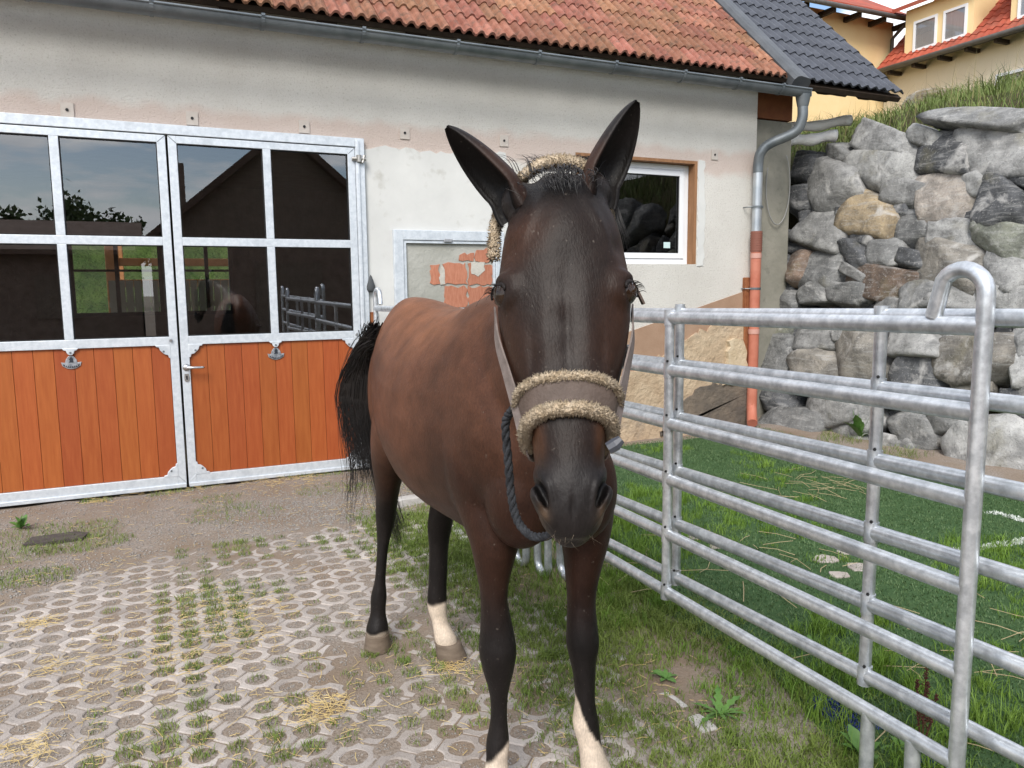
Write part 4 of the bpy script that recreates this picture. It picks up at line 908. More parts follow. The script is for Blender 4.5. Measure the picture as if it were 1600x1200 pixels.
LEAF = mat('tree_leaves', (0.030, 0.055, 0.016), (0.065, 0.10, 0.028), scale=1.5, rough=0.7)
BARK = mat('bark', (0.06, 0.045, 0.033), (0.10, 0.08, 0.06), scale=9, rough=0.95, bump=0.6, bscale=20)
def tree(x, y, h, cr, seed, label):
    rr = np.random.default_rng(seed); root = empty('tree', (x, y, 0)); tag(root, label, 'tree', 'trees beyond the yard')
    t = MB(); t.tube([(0, 0, 0), (0.05, 0.02, h * .35), (0.0, 0.06, h * .7), (0.03, 0, h * .95)], [0.28, 0.2, 0.1, 0.02], 8)
    for k in range(7):
        a = rr.uniform(0, 6.28); z = h * rr.uniform(.35, .75); t.tube([(0, 0, z), (math.cos(a) * cr * .4, math.sin(a) * cr * .4, z + h * .08), (math.cos(a) * cr * .75, math.sin(a) * cr * .75, z + h * .14)], [0.08, 0.05, 0.015], 6)
    t.build('trunk', BARK, root, smooth=True)
    n = 2200; cl = rr.normal(size=(24, 3)); cl /= np.linalg.norm(cl, axis=1)[:, None]; cl *= rr.uniform(.35, 1, (24, 1)) * np.array([cr, cr, h * .36]); cl[:, 2] += h * .58
    c_ = cl[rr.integers(0, 24, n)] + rr.normal(scale=cr * .2, size=(n, 3)); s = rr.uniform(.18, .42, n)
    d1 = rr.normal(size=(n, 3)); d1 /= np.linalg.norm(d1, axis=1)[:, None]; d2 = np.cross(d1, rr.normal(size=(n, 3))); d2 /= np.linalg.norm(d2, axis=1)[:, None]
    V = np.stack([c_ - d1 * s[:, None], c_ + d2 * s[:, None] * .6, c_ + d1 * s[:, None], c_ - d2 * s[:, None] * .6], 1).reshape(-1, 3)
    Qd = np.arange(n * 4).reshape(-1, 4); ob('crown', fast_mesh('crown', V, Qd.ravel(), np.arange(n) * 4, np.full(n, 4)), LEAF, root)
for k, (x, y, h, cr) in enumerate([(-13, -78, 10.2, 3.0), (-19.5, -80, 9.3, 2.6), (-7.0, -82, 11.2, 3.4), (-2.5, -84, 9.8, 2.6)]):
    tree(x, y, h, cr, 60 + k, ['tree with a tall open crown rising over the middle of the shed roof', 'smallest tree showing over the shed roof', 'tallest and broadest tree over the shed roof', 'slim tree between the broadest tree and the barn gable'][k])
# ------------------------------------------------------------------ horse
hv = []; hf = []
def hadd(V, F):
    n = sum(len(v) for v in hv); hv.append(np.asarray(V, float)); hf.extend([tuple(i + n for i in f) for f in F])
def loft(rings):
    """rings: list of (N,3) arrays; closed tube with fan caps"""
    n = len(rings[0]); V = np.vstack(rings + [rings[0].mean(0)[None], rings[-1].mean(0)[None]]); m = len(rings)
    F = [(i * n + k, i * n + (k + 1) % n, (i + 1) * n + (k + 1) % n, (i + 1) * n + k) for i in range(m - 1) for k in range(n)]
    F += [(m * n, (k + 1) % n, k) for k in range(n)] + [(m * n + 1, (m - 1) * n + k, (m - 1) * n + (k + 1) % n) for k in range(n)]
    hadd(V, F)
def ellipsoid(c, r, M=None, nu=18, nv=12):
    V = []; M = np.eye(3) if M is None else M
    for j in range(nv + 1):
        t = math.pi * j / nv
        for i in range(nu): p = 2 * math.pi * i / nu; V.append(np.array(c) + M @ (np.array(r) * np.array([math.sin(t) * math.cos(p), math.sin(t) * math.sin(p), math.cos(t)])))
    F = [(j * nu + i, j * nu + (i + 1) % nu, (j + 1) * nu + (i + 1) % nu, (j + 1) * nu + i) for j in range(nv) for i in range(nu)]
    hadd(np.array(V), F)
ANG = np.linspace(0, 2 * math.pi, 28, endpoint=False)
# trunk: y, x centre, z centre, half width, half height
TR = spline([(-3.17, .815, 1.20, .05, .09), (-3.22, .815, 1.19, .095, .18), (-3.34, .81, 1.175, .135, .270), (-3.50, .808, 1.165, .180, .330), (-3.68, .808, 1.14, .225, .350), (-3.88, .815, 1.108, .266, .356), (-4.08, .822, 1.100, .272, .362),
             (-4.27, .828, 1.108, .253, .374), (-4.43, .828, 1.13, .235, .370), (-4.58, .825, 1.13, .215, .310), (-4.70, .822, 1.09, .165, .220), (-4.775, .82, 1.06, .08, .12)], 34)
rings = []
for y, xc, zc, hw, hh in TR:
    s, c = np.sin(ANG), np.cos(ANG)
    e = 2.25
    xx = np.sign(c) * np.abs(c) ** (2 / e) * hw; zz = np.sign(s) * np.abs(s) ** (2 / e) * hh
    taper = np.where(zz > 0, 1 - 0.30 * (zz / hh) ** 2, 1 - 0.06 * (zz / hh) ** 2)
    rings.append(np.stack([xc + xx * taper, np.full_like(xx, y), zc + zz], 1))
loft(rings)
ellipsoid((.725, -3.45, 1.10), (.088, .18, .25)); ellipsoid((.90, -3.47, 1.10), (.095, .18, .25))       # quarters
ellipsoid((.70, -4.46, 1.08), (.105, .17, .26)); ellipsoid((.955, -4.49, 1.08), (.105, .17, .26))        # shoulders
ellipsoid((.745, -4.65, .965), (.105, .11, .16)); ellipsoid((.915, -4.67, .965), (.105, .11, .16))       # breast
ellipsoid((.828, -4.36, 1.43), (.06, .20, .085))                                                        # withers
def leg(L, n=30):
    """L: (px, py, depth, lateral radius, fore-aft radius) down the limb"""
    P = spline([(*depth_pt(a, b, d), r1, r2) for a, b, d, r1, r2 in L], n); rings = []
    for p in P: rings.append(np.stack([p[0] + p[3] * np.cos(ANG) * .9078 + p[4] * np.sin(ANG) * .35, p[1] - p[3] * np.cos(ANG) * .4195 + p[4] * np.sin(ANG) * .93, np.full(len(ANG), p[2])], 1))
    loft(rings); return P
FL = leg([(762, 770, 2.25, .105, .15), (770, 812, 2.20, .090, .115), (773, 848, 2.17, .070, .092), (772, 892, 2.15, .050, .066), (772, 936, 2.14, .0375, .052), (776, 982, 2.135, .048, .053), (778, 1015, 2.130, .056, .057), (779, 1047, 2.135, .045, .047), (779, 1083, 2.145, .0290, .036), (779, 1125, 2.145, .0285, .036), (778, 1162, 2.135, .0375, .042), (777, 1190, 2.12, .034, .037), (777, 1222, 2.10, .047, .050), (777, 1240, 2.10, .044, .046)])
FR = leg([(902, 770, 2.29, .105, .15), (910, 812, 2.26, .090, .115), (914, 848, 2.24, .070, .09), (910, 895, 2.22, .052, .066), (908, 936, 2.21, .043, .053), (909, 978, 2.195, .047, .052), (910, 1005, 2.19, .049, .053), (911, 1032, 2.185, .037, .042), (913, 1060, 2.18, .031, .037), (914, 1095, 2.175, .031, .037), (915, 1130, 2.17, .042, .045), (922, 1165, 2.155, .037, .039), (932, 1205, 2.14, .049, .051), (933, 1222, 2.14, .046, .048)])
HL = leg([(640, 600, 3.05, .12, .20), (626, 660, 3.04, .115, .17), (612, 712, 3.06, .085, .13), (606, 760, 3.11, .054, .088), (603, 803, 3.17, .044, .062), (600, 836, 3.18, .031, .042), (597, 866, 3.17, .0235, .033), (594, 905, 3.16, .025, .034), (592, 932, 3.155, .0375, .041), (591, 957, 3.145, .033, .035), (590, 981, 3.135, .047, .049), (590, 992, 3.135, .044, .046)])
HR = leg([(735, 620, 3.0, .11, .19), (718, 680, 2.98, .100, .16), (704, 735, 2.98, .078, .12), (694, 780, 3.03, .056, .082), (687, 824, 3.08, .050, .062), (685, 862, 3.09, .036, .043), (684, 905, 3.085, .0345, .037), (683, 946, 3.08, .041, .044), (688, 973, 3.075, .036, .038), (696, 996, 3.065, .050, .050), (698, 1008, 3.065, .047, .048)])
# head frame
HP = np.array(depth_pt(877, 266, 1.385)); HM = np.array(depth_pt(897, 838, 1.125))
HD = (HM - HP) / np.linalg.norm(HM - HP); HLEN = float(np.linalg.norm(HM - HP))
_lat = np.array(_r0) * math.cos(R(3.5)) + np.array((0, 0, 1)) * math.sin(R(3.5))
HX = _lat - HD * (_lat @ HD); HX /= np.linalg.norm(HX); HN = np.cross(HX, HD); 
if HN @ (np.array(CAM) - HP) < 0: HN = -HN
def hp_(x, w, n): return HP + HX * x + HD * w + HN * n
# w, half width, depth, dorsal offset, dorsal exponent, ventral exponent, height of widest point (fraction of depth)
k_ = HLEN / 0.62
HS = spline([(-0.012, .035, .09, -.030, 2.2, 2.0, .45), (0.0, .056, .15, -.010, 2.2, 2.0, .45), (.038, .083, .19, .004, 2.4, 2.0, .42), (.086, .101, .22, .014, 2.5, 1.9, .38), (.155, .1115, .25, .018, 2.6, 1.8, .34), (.212, .1165, .268, .014, 2.6, 1.75, .33), (.269, .1125, .268, .008, 2.6, 1.75, .36), (.324, .1005, .238, .004, 2.6, 1.8, .38),
             (.378, .085, .196, .002, 2.5, 1.9, .40), (.431, .069, .162, .000, 2.5, 2.0, .42), (.473, .060, .142, -.001, 2.4, 2.0, .45), (.508, .0570, .131, -.001, 2.3, 2.0, .48), (.545, .0580, .126, -.001, 2.2, 2.1, .50), (.578, .0535, .112, -.006, 2.2, 2.1, .50), (.602, .044, .090, -.017, 2.1, 2.1, .48), (.620, .026, .052, -.034, 2.0, 2.0, .45)], 46)
HANG = np.linspace(0, 2 * math.pi, 44, endpoint=False)
def head_ring(row, grow=0.0, ang=HANG):
    w_, hw, dp_, n0, e1, e2, fr = row; ca, sa = np.cos(ang), np.sin(ang)     # ca>0 dorsal
    a1 = dp_ * fr; a2 = dp_ * (1 - fr); nc = n0 - a1
    e = np.where(ca > 0, e1, e2)
    xx = np.sign(sa) * np.abs(sa) ** (2 / e) * (hw + grow); nn_ = np.sign(ca) * np.abs(ca) ** (2 / e) * (np.where(ca > 0, a1, a2) + grow)
    return np.stack([hp_(x, w_ * k_, nc + n) for x, n in zip(xx, nn_)])
loft([head_ring(r_) for r_ in HS])
HMAT = np.stack([HX, HD, HN], 1)
for s in (-1, 1):
    ellipsoid(hp_(s * .083, .212 * k_, -.036), (.038, .044, .042), HMAT)          # orbit
    ellipsoid(hp_(s * .058, .275 * k_, -.150), (.040, .110, .095), HMAT)          # cheek
    ellipsoid(hp_(s * .043, .548 * k_, -.040), (.0165, .030, .034), HMAT)         # nostril wing
    ellipsoid(hp_(s * .068, .300 * k_, -.046), (.024, .09, .018), HMAT)           # facial crest
for (a_, b_) in ((812, 318), (924, 303)): ellipsoid(np.array(depth_pt(a_, b_, 1.425)), (.036, .036, .040))
ellipsoid(hp_(0, .598 * k_, -.082), (.036, .034, .030), HMAT)                     # chin
# neck
NB = hp_(0, .085 * k_, -.145)
NK = spline([(.828, -4.30, 1.17, .20, .33), (.822, -4.55, 1.245, .165, .285), (.785, -4.80, 1.36, .120, .225), (.70, -5.02, 1.475, .094, .180), (.60, -5.17, 1.565, .084, .150), (*NB, .082, .125), (*(np.array(NB) + HN * .07 - HD * .03), .068, .085)], 26)
rings = []
for i, p in enumerate(NK):
    t = NK[min(i + 1, len(NK) - 1)][:3] - NK[max(i - 1, 0)][:3]; t /= np.linalg.norm(t)
    lat = np.cross(t, [0, 0, 1.0]); lat /= np.linalg.norm(lat); upv = np.cross(lat, t)
    rings.append(np.array([p[:3] + lat * p[3] * math.cos(a) + upv * p[4] * math.sin(a) for a in ANG]))
loft(rings)
V0 = np.vstack(hv)
tmp = bpy.data.objects.new('tmp_horse', mesh('tmp_horse', V0, hf)); COL.objects.link(tmp)
rm = tmp.modifiers.new('r', 'REMESH'); rm.mode = 'VOXEL'; rm.voxel_size = 0.0062; rm.adaptivity = 0
smo = tmp.modifiers.new('s', 'SMOOTH'); smo.factor = 0.5; smo.iterations = 9
dg = bpy.context.evaluated_depsgraph_get(); bme = bpy.data.meshes.new_from_object(tmp.evaluated_get(dg))
bpy.data.objects.remove(tmp)
# extra smoothing below the neck, where muscles are broad; finer mesh on the head
bm = bmesh.new(); bm.from_mesh(bme)
def head_co(co):
    d = np.asarray(co) - HP; return d @ HX, (d @ HD) / k_, d @ HN
C_ = np.array([v.co for v in bm.verts]); hx_, hw_, hn_ = head_co(C_)
ishead = (hw_ > -0.05) & (hw_ < 0.68) & (hn_ > -0.30) & (np.abs(hx_) < 0.16)
bodyv = [v for v, h_ in zip(bm.verts, ishead) if not h_ and v.co.z > 0.78]
for _ in range(7): bmesh.ops.smooth_vert(bm, verts=bodyv, factor=0.5, use_axis_x=True, use_axis_y=True, use_axis_z=True)
hs_ = set(np.nonzero(ishead & (hn_ > -0.17))[0]); fsel = [f for f in bm.faces if all(v.index in hs_ for v in f.verts)]
ed = list({e for f in fsel for e in f.edges}); bmesh.ops.subdivide_edges(bm, edges=ed, cuts=1, use_grid_fill=True)
bmesh.ops.triangulate(bm, faces=[f for f in bm.faces if len(f.verts) > 4])
bm.verts.ensure_lookup_table()
near_ = [v for v in bm.verts if (lambda q: -0.05 < q[1] < 0.68 and q[2] > -0.18 and abs(q[0]) < 0.16)(head_co(v.co))]
for _ in range(2): bmesh.ops.smooth_vert(bm, verts=near_, factor=0.4, use_axis_x=True, use_axis_y=True, use_axis_z=True)
bm.normal_update()
NO = np.array([v.normal for v in bm.verts]); C_ = np.array([v.co for v in bm.verts])
hx_, hw_, hn_ = head_co(C_); D_ = np.zeros(len(C_))
hm = (hw_ > -0.05) & (hw_ < 0.66) & (hn_ > -0.2)
def dent(x, w_, n, rx, rw, rn, amt, ang=0.0, power=2.0):
    """gaussian push along the normal, on both sides of the head"""
    for s in (-1, 1):
        a = s * ang; dx = hx_ - s * x; dw = hw_ - w_
        u = dx * math.cos(a) + dw * math.sin(a); v = -dx * math.sin(a) + dw * math.cos(a)
        D_[:] += np.where(hm, amt * np.exp(-((np.abs(u) / rx) ** power + (np.abs(v) / rw) ** power + (np.abs(hn_ - n) / rn) ** power)), 0)
EYE = (.1070, .2170, -.027); EA_ = lambda s: (HX * s * .87 + HN * .49); ET_ = lambda s: np.cross(EA_(s), HD) * s
dent(EYE[0] + .004, EYE[1], EYE[2] + .004, .024, .015, .022, -0.011)                    # eye opening
dent(.101, .194, -.020, .03, .009, .026, 0.0045)                                  # brow fold
dent(.087, .146, -.020, .02, .022, .022, -0.008)                                # hollow above the eye
dent(.060, .545, -.040, .010, .024, .03, 0.005, 0.30)                           # outer nostril rim
dent(.030, .535, -.004, .010, .022, .02, 0.003, 0.30)                           # inner rim
dent(.052, .420, -.012, .012, .06, .016, 0.006)
dent(.058, .340, -.008, .010, .05, .02, -0.005)                                 # nasal bone edge
dent(.070, .360, -.045, .016, .07, .018, -0.006)                                # hollow under the crest
dent(.0, .578, .0, .004, .02, .03, -0.0025)
dent(.0, .105, .015, .045, .05, .03, 0.004)
dent(.060, .105, .006, .011, .060, .035, 0.0045, -.45)
dent(.0, .300, .006, .010, .09, .03, -0.0022)
dent(.034, .300, .004, .012, .10, .03, 0.0018)
rb = (C_[:, 1] > -4.2) & (C_[:, 1] < -3.7) & (C_[:, 2] < 1.3) & (C_[:, 2] > 0.8)
D_ += np.where(rb, 0.0003 * np.sin((C_[:, 1] + 0.25 * (C_[:, 2] - 1.0)) * 62), 0)       # faint ribs
lowfreq = np.array([mnoise.noise(Vector(c) * 7.0) for c in C_]) * 0.0035 + np.array([mnoise.noise(Vector(c) * 2.6 + Vector((5, 0, 0))) for c in C_]) * 0.006
D_ += np.where(hm, 0.25 * lowfreq, lowfreq)
C_ = C_ + NO * D_[:, None]
NOSTRIL = (.0485, .553, .0088, .025, .38)      # lateral, along, half width, half length, slant
def nostril_r(x_, w_, n_):
    best = np.full(len(x_), 9.0)
    for s in (-1, 1):
        dx = s * (x_ - s * NOSTRIL[0]) + NOSTRIL[4] * (w_ - NOSTRIL[1]); dw = (w_ - NOSTRIL[1])
        best = np.minimum(best, np.where(n_ > -.075, np.hypot(dx / (NOSTRIL[2] * (1 - 9 * dw)), dw / NOSTRIL[3]), 9.0))
    return best
hx2, hw2, hn2 = head_co(C_); nr_ = nostril_r(hx2, hw2, hn2); dp_ = np.where(nr_ < 1, (1 - nr_ ** 3) * .020, 0)
C_ = C_ - HN[None] * dp_[:, None] - (HX[None] * np.sign(hx2)[:, None]) * (dp_ * .35)[:, None] + NO * np.where((nr_ >= 1) & (nr_ < 2.2), .0030 * np.sin(math.pi * (nr_ - 1) / 1.2), 0)[:, None]
for v, c in zip(bm.verts, C_): v.co = c
# ---- ears: cupped leaves joined to the body
def ear(base_px, tip_px, dep_b, dep_t, width, twist, seed):
    B_ = np.array(depth_pt(*base_px, dep_b)); T_ = np.array(depth_pt(*tip_px, dep_t)); ax = T_ - B_; Ln = np.linalg.norm(ax); ax /= Ln
    tocam = np.array(CAM) - B_; tocam -= ax * (tocam @ ax); tocam /= np.linalg.norm(tocam); side = np.cross(ax, tocam)
    f0 = tocam * math.cos(twist) + side * math.sin(twist); s0 = np.cross(ax, f0)       # f0: direction the cup opens to
    rows = []; m = 20; nA = 22
    for i in range(m):
        t = i / (m - 1); wv = width * (0.70 + 0.79 * t if t < .28 else 0.92 * max(0.0, 1 - ((t - .28) / .735) ** 2.0) ** 0.72 )
        wv = max(wv, 0.0022); open_ = min(1.0, max(0.0, (t - .02) / .22))
        c = B_ + ax * (t * Ln * 1.0) + s0 * (0.012 * math.sin(t * 3.0)) * seed - f0 * 0.006 * math.sin(t * math.pi)
        ring = []
        for k in range(nA):           # outer shell then inner shell of the cup
            if k < nA // 2:
                a = -math.pi * .56 + math.pi * 1.12 * k / (nA // 2 - 1); rr_ = 1.0; th = 0.0
            else:
                a = math.pi * .56 - math.pi * 1.12 * (k - nA // 2) / (nA - nA // 2 - 1); rr_ = 1.0 - 0.10; th = 0.004
            depth_ = 0.80 * wv
            p = c + s0 * (wv * math.sin(a) * rr_) - f0 * (depth_ * math.cos(a) * (1 - (0.12 if th else 0)) - (th if th else 0)) + f0 * (0 if open_ >= 1 or not th else (1 - open_) * depth_ * 0.9)
            ring.append(p)
        rows.append(ring)
    n0 = len(bm.verts); vs = [[bm.verts.new(p) for p in ring] for ring in rows]
    fs = []
    for i in range(m - 1):
        for k in range(nA): fs.append(bm.faces.new((vs[i][k], vs[i][(k + 1) % nA], vs[i + 1][(k + 1) % nA], vs[i + 1][k])))
    bm.faces.new(vs[-1]); return fs
ear_start = len(bm.verts)
ef = ear((812, 328), (699, 197), 1.41, 1.42, .0495, R(-50), -1) + ear((926, 312), (994, 157), 1.41, 1.42, .0495, R(46), 1)
bmesh.ops.recalc_face_normals(bm, faces=ef)
# eyelids: soft rims round the eye
def lid(s, a0, a1, rad, thick, push, nseg=14):
    pts = []
    for a in np.linspace(a0, a1, nseg):
        pts.append(hp_(s * (EYE[0] - .0085), EYE[1] * k_, EYE[2] - .0055) + EA_(s) * (.0150 + push) - HD * rad[0] * math.sin(a) + ET_(s) * rad[1] * math.cos(a))
    n0 = len(bm.verts); q = MB(); q.tube(pts, [thick * (0.35 + 0.65 * math.sin(math.pi * i / (nseg - 1))) for i in range(nseg)], 8)
    vs = [bm.verts.new(v) for v in q.V]
    for f in q.F: bm.faces.new([vs[i] for i in f])
for s in (-1, 1): lid(s, R(-12), R(192), (.0140, .0235), .0056, .0015); lid(s, R(168), R(372), (.0155, .0230), .0024, -.0030)
body_me = bpy.data.meshes.new('body'); bm.to_mesh(body_me); bm.free()
body_me.polygons.foreach_set('use_smooth', [True] * len(body_me.polygons))
# ---- coat colours (own markings, plus a highlight painted along the back), per vertex
nv = len(body_me.vertices); C_ = np.empty(nv * 3); body_me.vertices.foreach_get('co', C_); C_ = C_.reshape(-1, 3)
hx_, hw_, hn_ = head_co(C_); X_, Y_, Z_ = C_.T
def sstep(a, b, v): t = np.clip((v - a) / (b - a), 0, 1); return t * t * (3 - 2 * t)
nzv = np.array([mnoise.noise(Vector(c) * 5.0) for c in C_]); nzf = np.array([mnoise.noise(Vector(c) * 26.0) for c in C_])
bay = np.array((0.095, 0.039, 0.0215)); dbay = np.array((0.046, 0.0235, 0.0165)); blk = np.array((0.0115, 0.0095, 0.009)); wht = np.array((0.60, 0.50, 0.40)); headc = np.array((0.0120, 0.0066, 0.0046))
def mixc(A, B, t): return A * (1 - t)[:, None] + B * t[:, None]
col = np.tile(bay, (nv, 1))
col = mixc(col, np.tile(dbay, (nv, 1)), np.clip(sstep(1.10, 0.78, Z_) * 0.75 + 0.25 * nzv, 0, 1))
col = mixc(col, np.tile(np.array((0.185, 0.080, 0.042)), (nv, 1)), np.clip(sstep(1.22, 1.42, Z_) * 0.85 + nzv * 0.3, 0, 1) * (Y_ > -4.5))  # highlight on the upper back, painted into the coat colour
fore = Y_ < -4.1
front_ = sstep(-4.08, -4.45, Y_)
col = mixc(col, np.tile(np.array((0.062, 0.026, 0.0145)), (nv, 1)), front_ * 0.85)
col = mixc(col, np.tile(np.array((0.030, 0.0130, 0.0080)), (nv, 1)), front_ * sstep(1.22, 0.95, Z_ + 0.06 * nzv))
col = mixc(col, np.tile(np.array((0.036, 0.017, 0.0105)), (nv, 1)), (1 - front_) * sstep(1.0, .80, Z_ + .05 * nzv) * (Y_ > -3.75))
col = mixc(col, np.tile(blk, (nv, 1)), np.where(fore, sstep(0.74, 0.50, Z_ + 0.05 * nzv), sstep(0.80, 0.60, Z_ + 0.05 * nzv)))
legs = [(FL, .165, .0), (FR, .245, .0), (HL, 0.098, 0), (HR, .235, 0)]
for k, (P_, top, _) in enumerate(legs):
    j = np.abs(P_[:, 2][None, :] - Z_[:, None]).argmin(1); dd = np.hypot(X_ - P_[j, 0], Y_ - P_[j, 1]); on_leg = (dd < 0.11) & (Z_ < 0.5)
    lat = (X_ - P_[j, 0]) * .9078 - (Y_ - P_[j, 1]) * .4195
    tt = top + nzf * 0.012 + nzv * 0.02
    if k == 1: tt = tt - lat * 2.2
    if k == 0: tt = tt + lat * 0.9
    if k == 2: m_ = sstep(tt + .004, tt - .010, Z_) * 0.55
    else: m_ = sstep(tt + .010, tt - .010, Z_)
    col = mixc(col, np.tile(wht, (nv, 1)), np.where(on_leg, m_, 0))
# head darkens from the throat forward
hd_ = sstep(-.42, -.18, hn_) * (hw_ > -0.25) * (hw_ < .75) * (np.abs(hx_) < .25)
hd_ = np.where((Y_ < -4.95), np.maximum(hd_, sstep(-4.95, -5.2, Y_)), 0)
hc = np.tile(headc, (nv, 1))
hc = mixc(hc, np.tile(np.array((0.036, 0.0150, 0.0078)), (nv, 1)), np.clip(0.42 + nzv * 1.7 + 3.0 * (np.abs(hx_) - .06), 0, 1) * sstep(.05, .12, hw_))
hc = mixc(hc, np.tile(np.array((0.062, 0.028, 0.0145)), (nv, 1)), np.clip(np.exp(-((hw_ - .47) / .055) ** 2) * sstep(.030, .055, np.abs(hx_)) * 0.9, 0, 1))
hc = mixc(hc, np.tile(np.array((0.048, 0.041, 0.037)), (nv, 1)), np.clip(np.exp(-((hx_ + .004) / (.020 + .05 * np.clip(hw_ - .1, 0, .3))) ** 2 - ((hw_ - .27) / .11) ** 2) * (0.40 + 0.9 * nzf), 0, 0.55) * (hn_ > -.1))
hc = mixc(hc, np.tile(np.array((0.0165, 0.0138, 0.0132)), (nv, 1)), sstep(.485, .53, hw_))
hc = mixc(hc, np.tile(blk, (nv, 1)), np.clip(np.exp(-((hw_ - .03) / .05) ** 2) * .9, 0, 1))
for s in (-1, 1):
    hc = mixc(hc, np.tile(np.array((0.006, 0.005, 0.005)), (nv, 1)), np.clip(np.exp(-(((hx_ - s * .048) / .010) ** 2 + ((hw_ - .546) / .028) ** 2)) * 1.2, 0, 1))
    hc = mixc(hc, np.tile(np.array((0.12, 0.075, 0.045)), (nv, 1)), np.clip(np.exp(-(((hx_ - s * .046) / .010) ** 2 + ((hw_ - .590) / .018) ** 2)) * (0.55 + nzf), 0, .7))
    hc = mixc(hc, np.tile(blk, (nv, 1)), np.clip(np.exp(-(((hx_ - s * .114) / .03) ** 2 + ((hw_ - EYE[1]) / .026) ** 2 + ((hn_ - EYE[2]) / .03) ** 2)) * 1.3, 0, .9))
nrv = nostril_r(hx_, hw_, hn_); hc = mixc(hc, np.tile(np.array((0.0025, 0.002, 0.002)), (nv, 1)), sstep(1.0, .72, nrv))
col = mixc(col, hc, hd_)
# ears: dark inside, brown backs
iv = np.arange(nv) >= ear_start
ecol = np.tile(np.array((0.026, 0.012, 0.0075)), (nv, 1))
loc = (np.arange(nv) - ear_start) % 22
ecol[loc >= 11] = (0.0045, 0.0035, 0.003)
tipz = sstep(1.755, 1.80, Z_); ecol = mixc(ecol, np.tile(blk, (nv, 1)), tipz)
isear = iv & (np.arange(nv) < ear_start + 2 * 20 * 22)
col[isear] = ecol[isear]; col[iv & ~isear] = (0.012, 0.009, 0.008)
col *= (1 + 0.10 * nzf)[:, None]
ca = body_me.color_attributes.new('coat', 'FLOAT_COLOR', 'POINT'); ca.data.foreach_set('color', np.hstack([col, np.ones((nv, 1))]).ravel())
def coat_material():
    m = bpy.data.materials.new('horse_coat'); m.use_nodes = True; nt = m.node_tree; b = nt.nodes['Principled BSDF']; K = nt.links.new
    at = nt.nodes.new('ShaderNodeAttribute'); at.attribute_name = 'coat'; tcn = nt.nodes.new('ShaderNodeTexCoord')
    mpn = nt.nodes.new('ShaderNodeMapping'); mpn.inputs['Scale'].default_value = (1.0, 0.45, 0.30); K(tcn.outputs['Object'], mpn.inputs['Vector'])
    n1 = nt.nodes.new('ShaderNodeTexNoise'); n1.inputs['Scale'].default_value = 330; n1.inputs['Detail'].default_value = 4; K(mpn.outputs[0], n1.inputs['Vector'])
    n2 = nt.nodes.new('ShaderNodeTexNoise'); n2.inputs['Scale'].default_value = 9; n2.inputs['Detail'].default_value = 8; n2.inputs['Roughness'].default_value = .65; K(tcn.outputs['Object'], n2.inputs['Vector'])
    r1 = nt.nodes.new('ShaderNodeMapRange'); r1.inputs['From Min'].default_value = .3; r1.inputs['From Max'].default_value = .7; r1.inputs['To Min'].default_value = .84; r1.inputs['To Max'].default_value = 1.16; K(n1.outputs['Fac'], r1.inputs['Value'])
    r2 = nt.nodes.new('ShaderNodeMapRange'); r2.inputs['From Min'].default_value = .3; r2.inputs['From Max'].default_value = .7; r2.inputs['To Min'].default_value = .70; r2.inputs['To Max'].default_value = 1.32; K(n2.outputs['Fac'], r2.inputs['Value'])
    mu = nt.nodes.new('ShaderNodeMath'); mu.operation = 'MULTIPLY'; K(r1.outputs[0], mu.inputs[0]); K(r2.outputs[0], mu.inputs[1])
    mx = nt.nodes.new('ShaderNodeMix'); mx.data_type = 'RGBA'; mx.blend_type = 'MULTIPLY'; mx.inputs[0].default_value = 1.0; K(at.outputs['Color'], mx.inputs[6]); K(mu.outputs[0], mx.inputs[7])
    n3 = nt.nodes.new('ShaderNodeTexNoise'); n3.inputs['Scale'].default_value = 95; n3.inputs['Detail'].default_value = 2; K(tcn.outputs['Object'], n3.inputs['Vector'])
    r3 = nt.nodes.new('ShaderNodeMapRange'); r3.inputs['From Min'].default_value = .70; r3.inputs['From Max'].default_value = .78; r3.inputs['To Max'].default_value = .30; K(n3.outputs['Fac'], r3.inputs['Value'])
    dm = nt.nodes.new('ShaderNodeMix'); dm.data_type = 'RGBA'; K(r3.outputs[0], dm.inputs[0]); K(mx.outputs[2], dm.inputs[6]); dm.inputs[7].default_value = (.20, .17, .14, 1); K(dm.outputs[2], b.inputs['Base Color'])
    b.inputs['Roughness'].default_value = 0.47; b.inputs['Specular IOR Level'].default_value = 0.17
    b.inputs['Sheen Weight'].default_value = 0.0; b.inputs['Sheen Roughness'].default_value = 0.4
    bn = nt.nodes.new('ShaderNodeBump'); bn.inputs['Strength'].default_value = 0.35; bn.inputs['Distance'].default_value = 0.0022; K(n1.outputs['Fac'], bn.inputs['Height'])
    b2 = nt.nodes.new('ShaderNodeBump'); b2.inputs['Strength'].default_value = 0.30; b2.inputs['Distance'].default_value = 0.010; K(n2.outputs['Fac'], b2.inputs['Height']); K(b2.outputs[0], bn.inputs['Normal']); K(bn.outputs[0], b.inputs['Normal'])
    return m
horse = empty('horse', (0.80, -4.0, 0)); tag(horse, 'bay horse with black legs and white socks wearing a fleece lined halter', 'horse')
def hpart(o, parent=None):
    o.parent = parent or horse
    if parent is None: o.location = (-0.80, 4.0, 0)
    return o
body = hpart(ob('body', body_me, coat_material()))
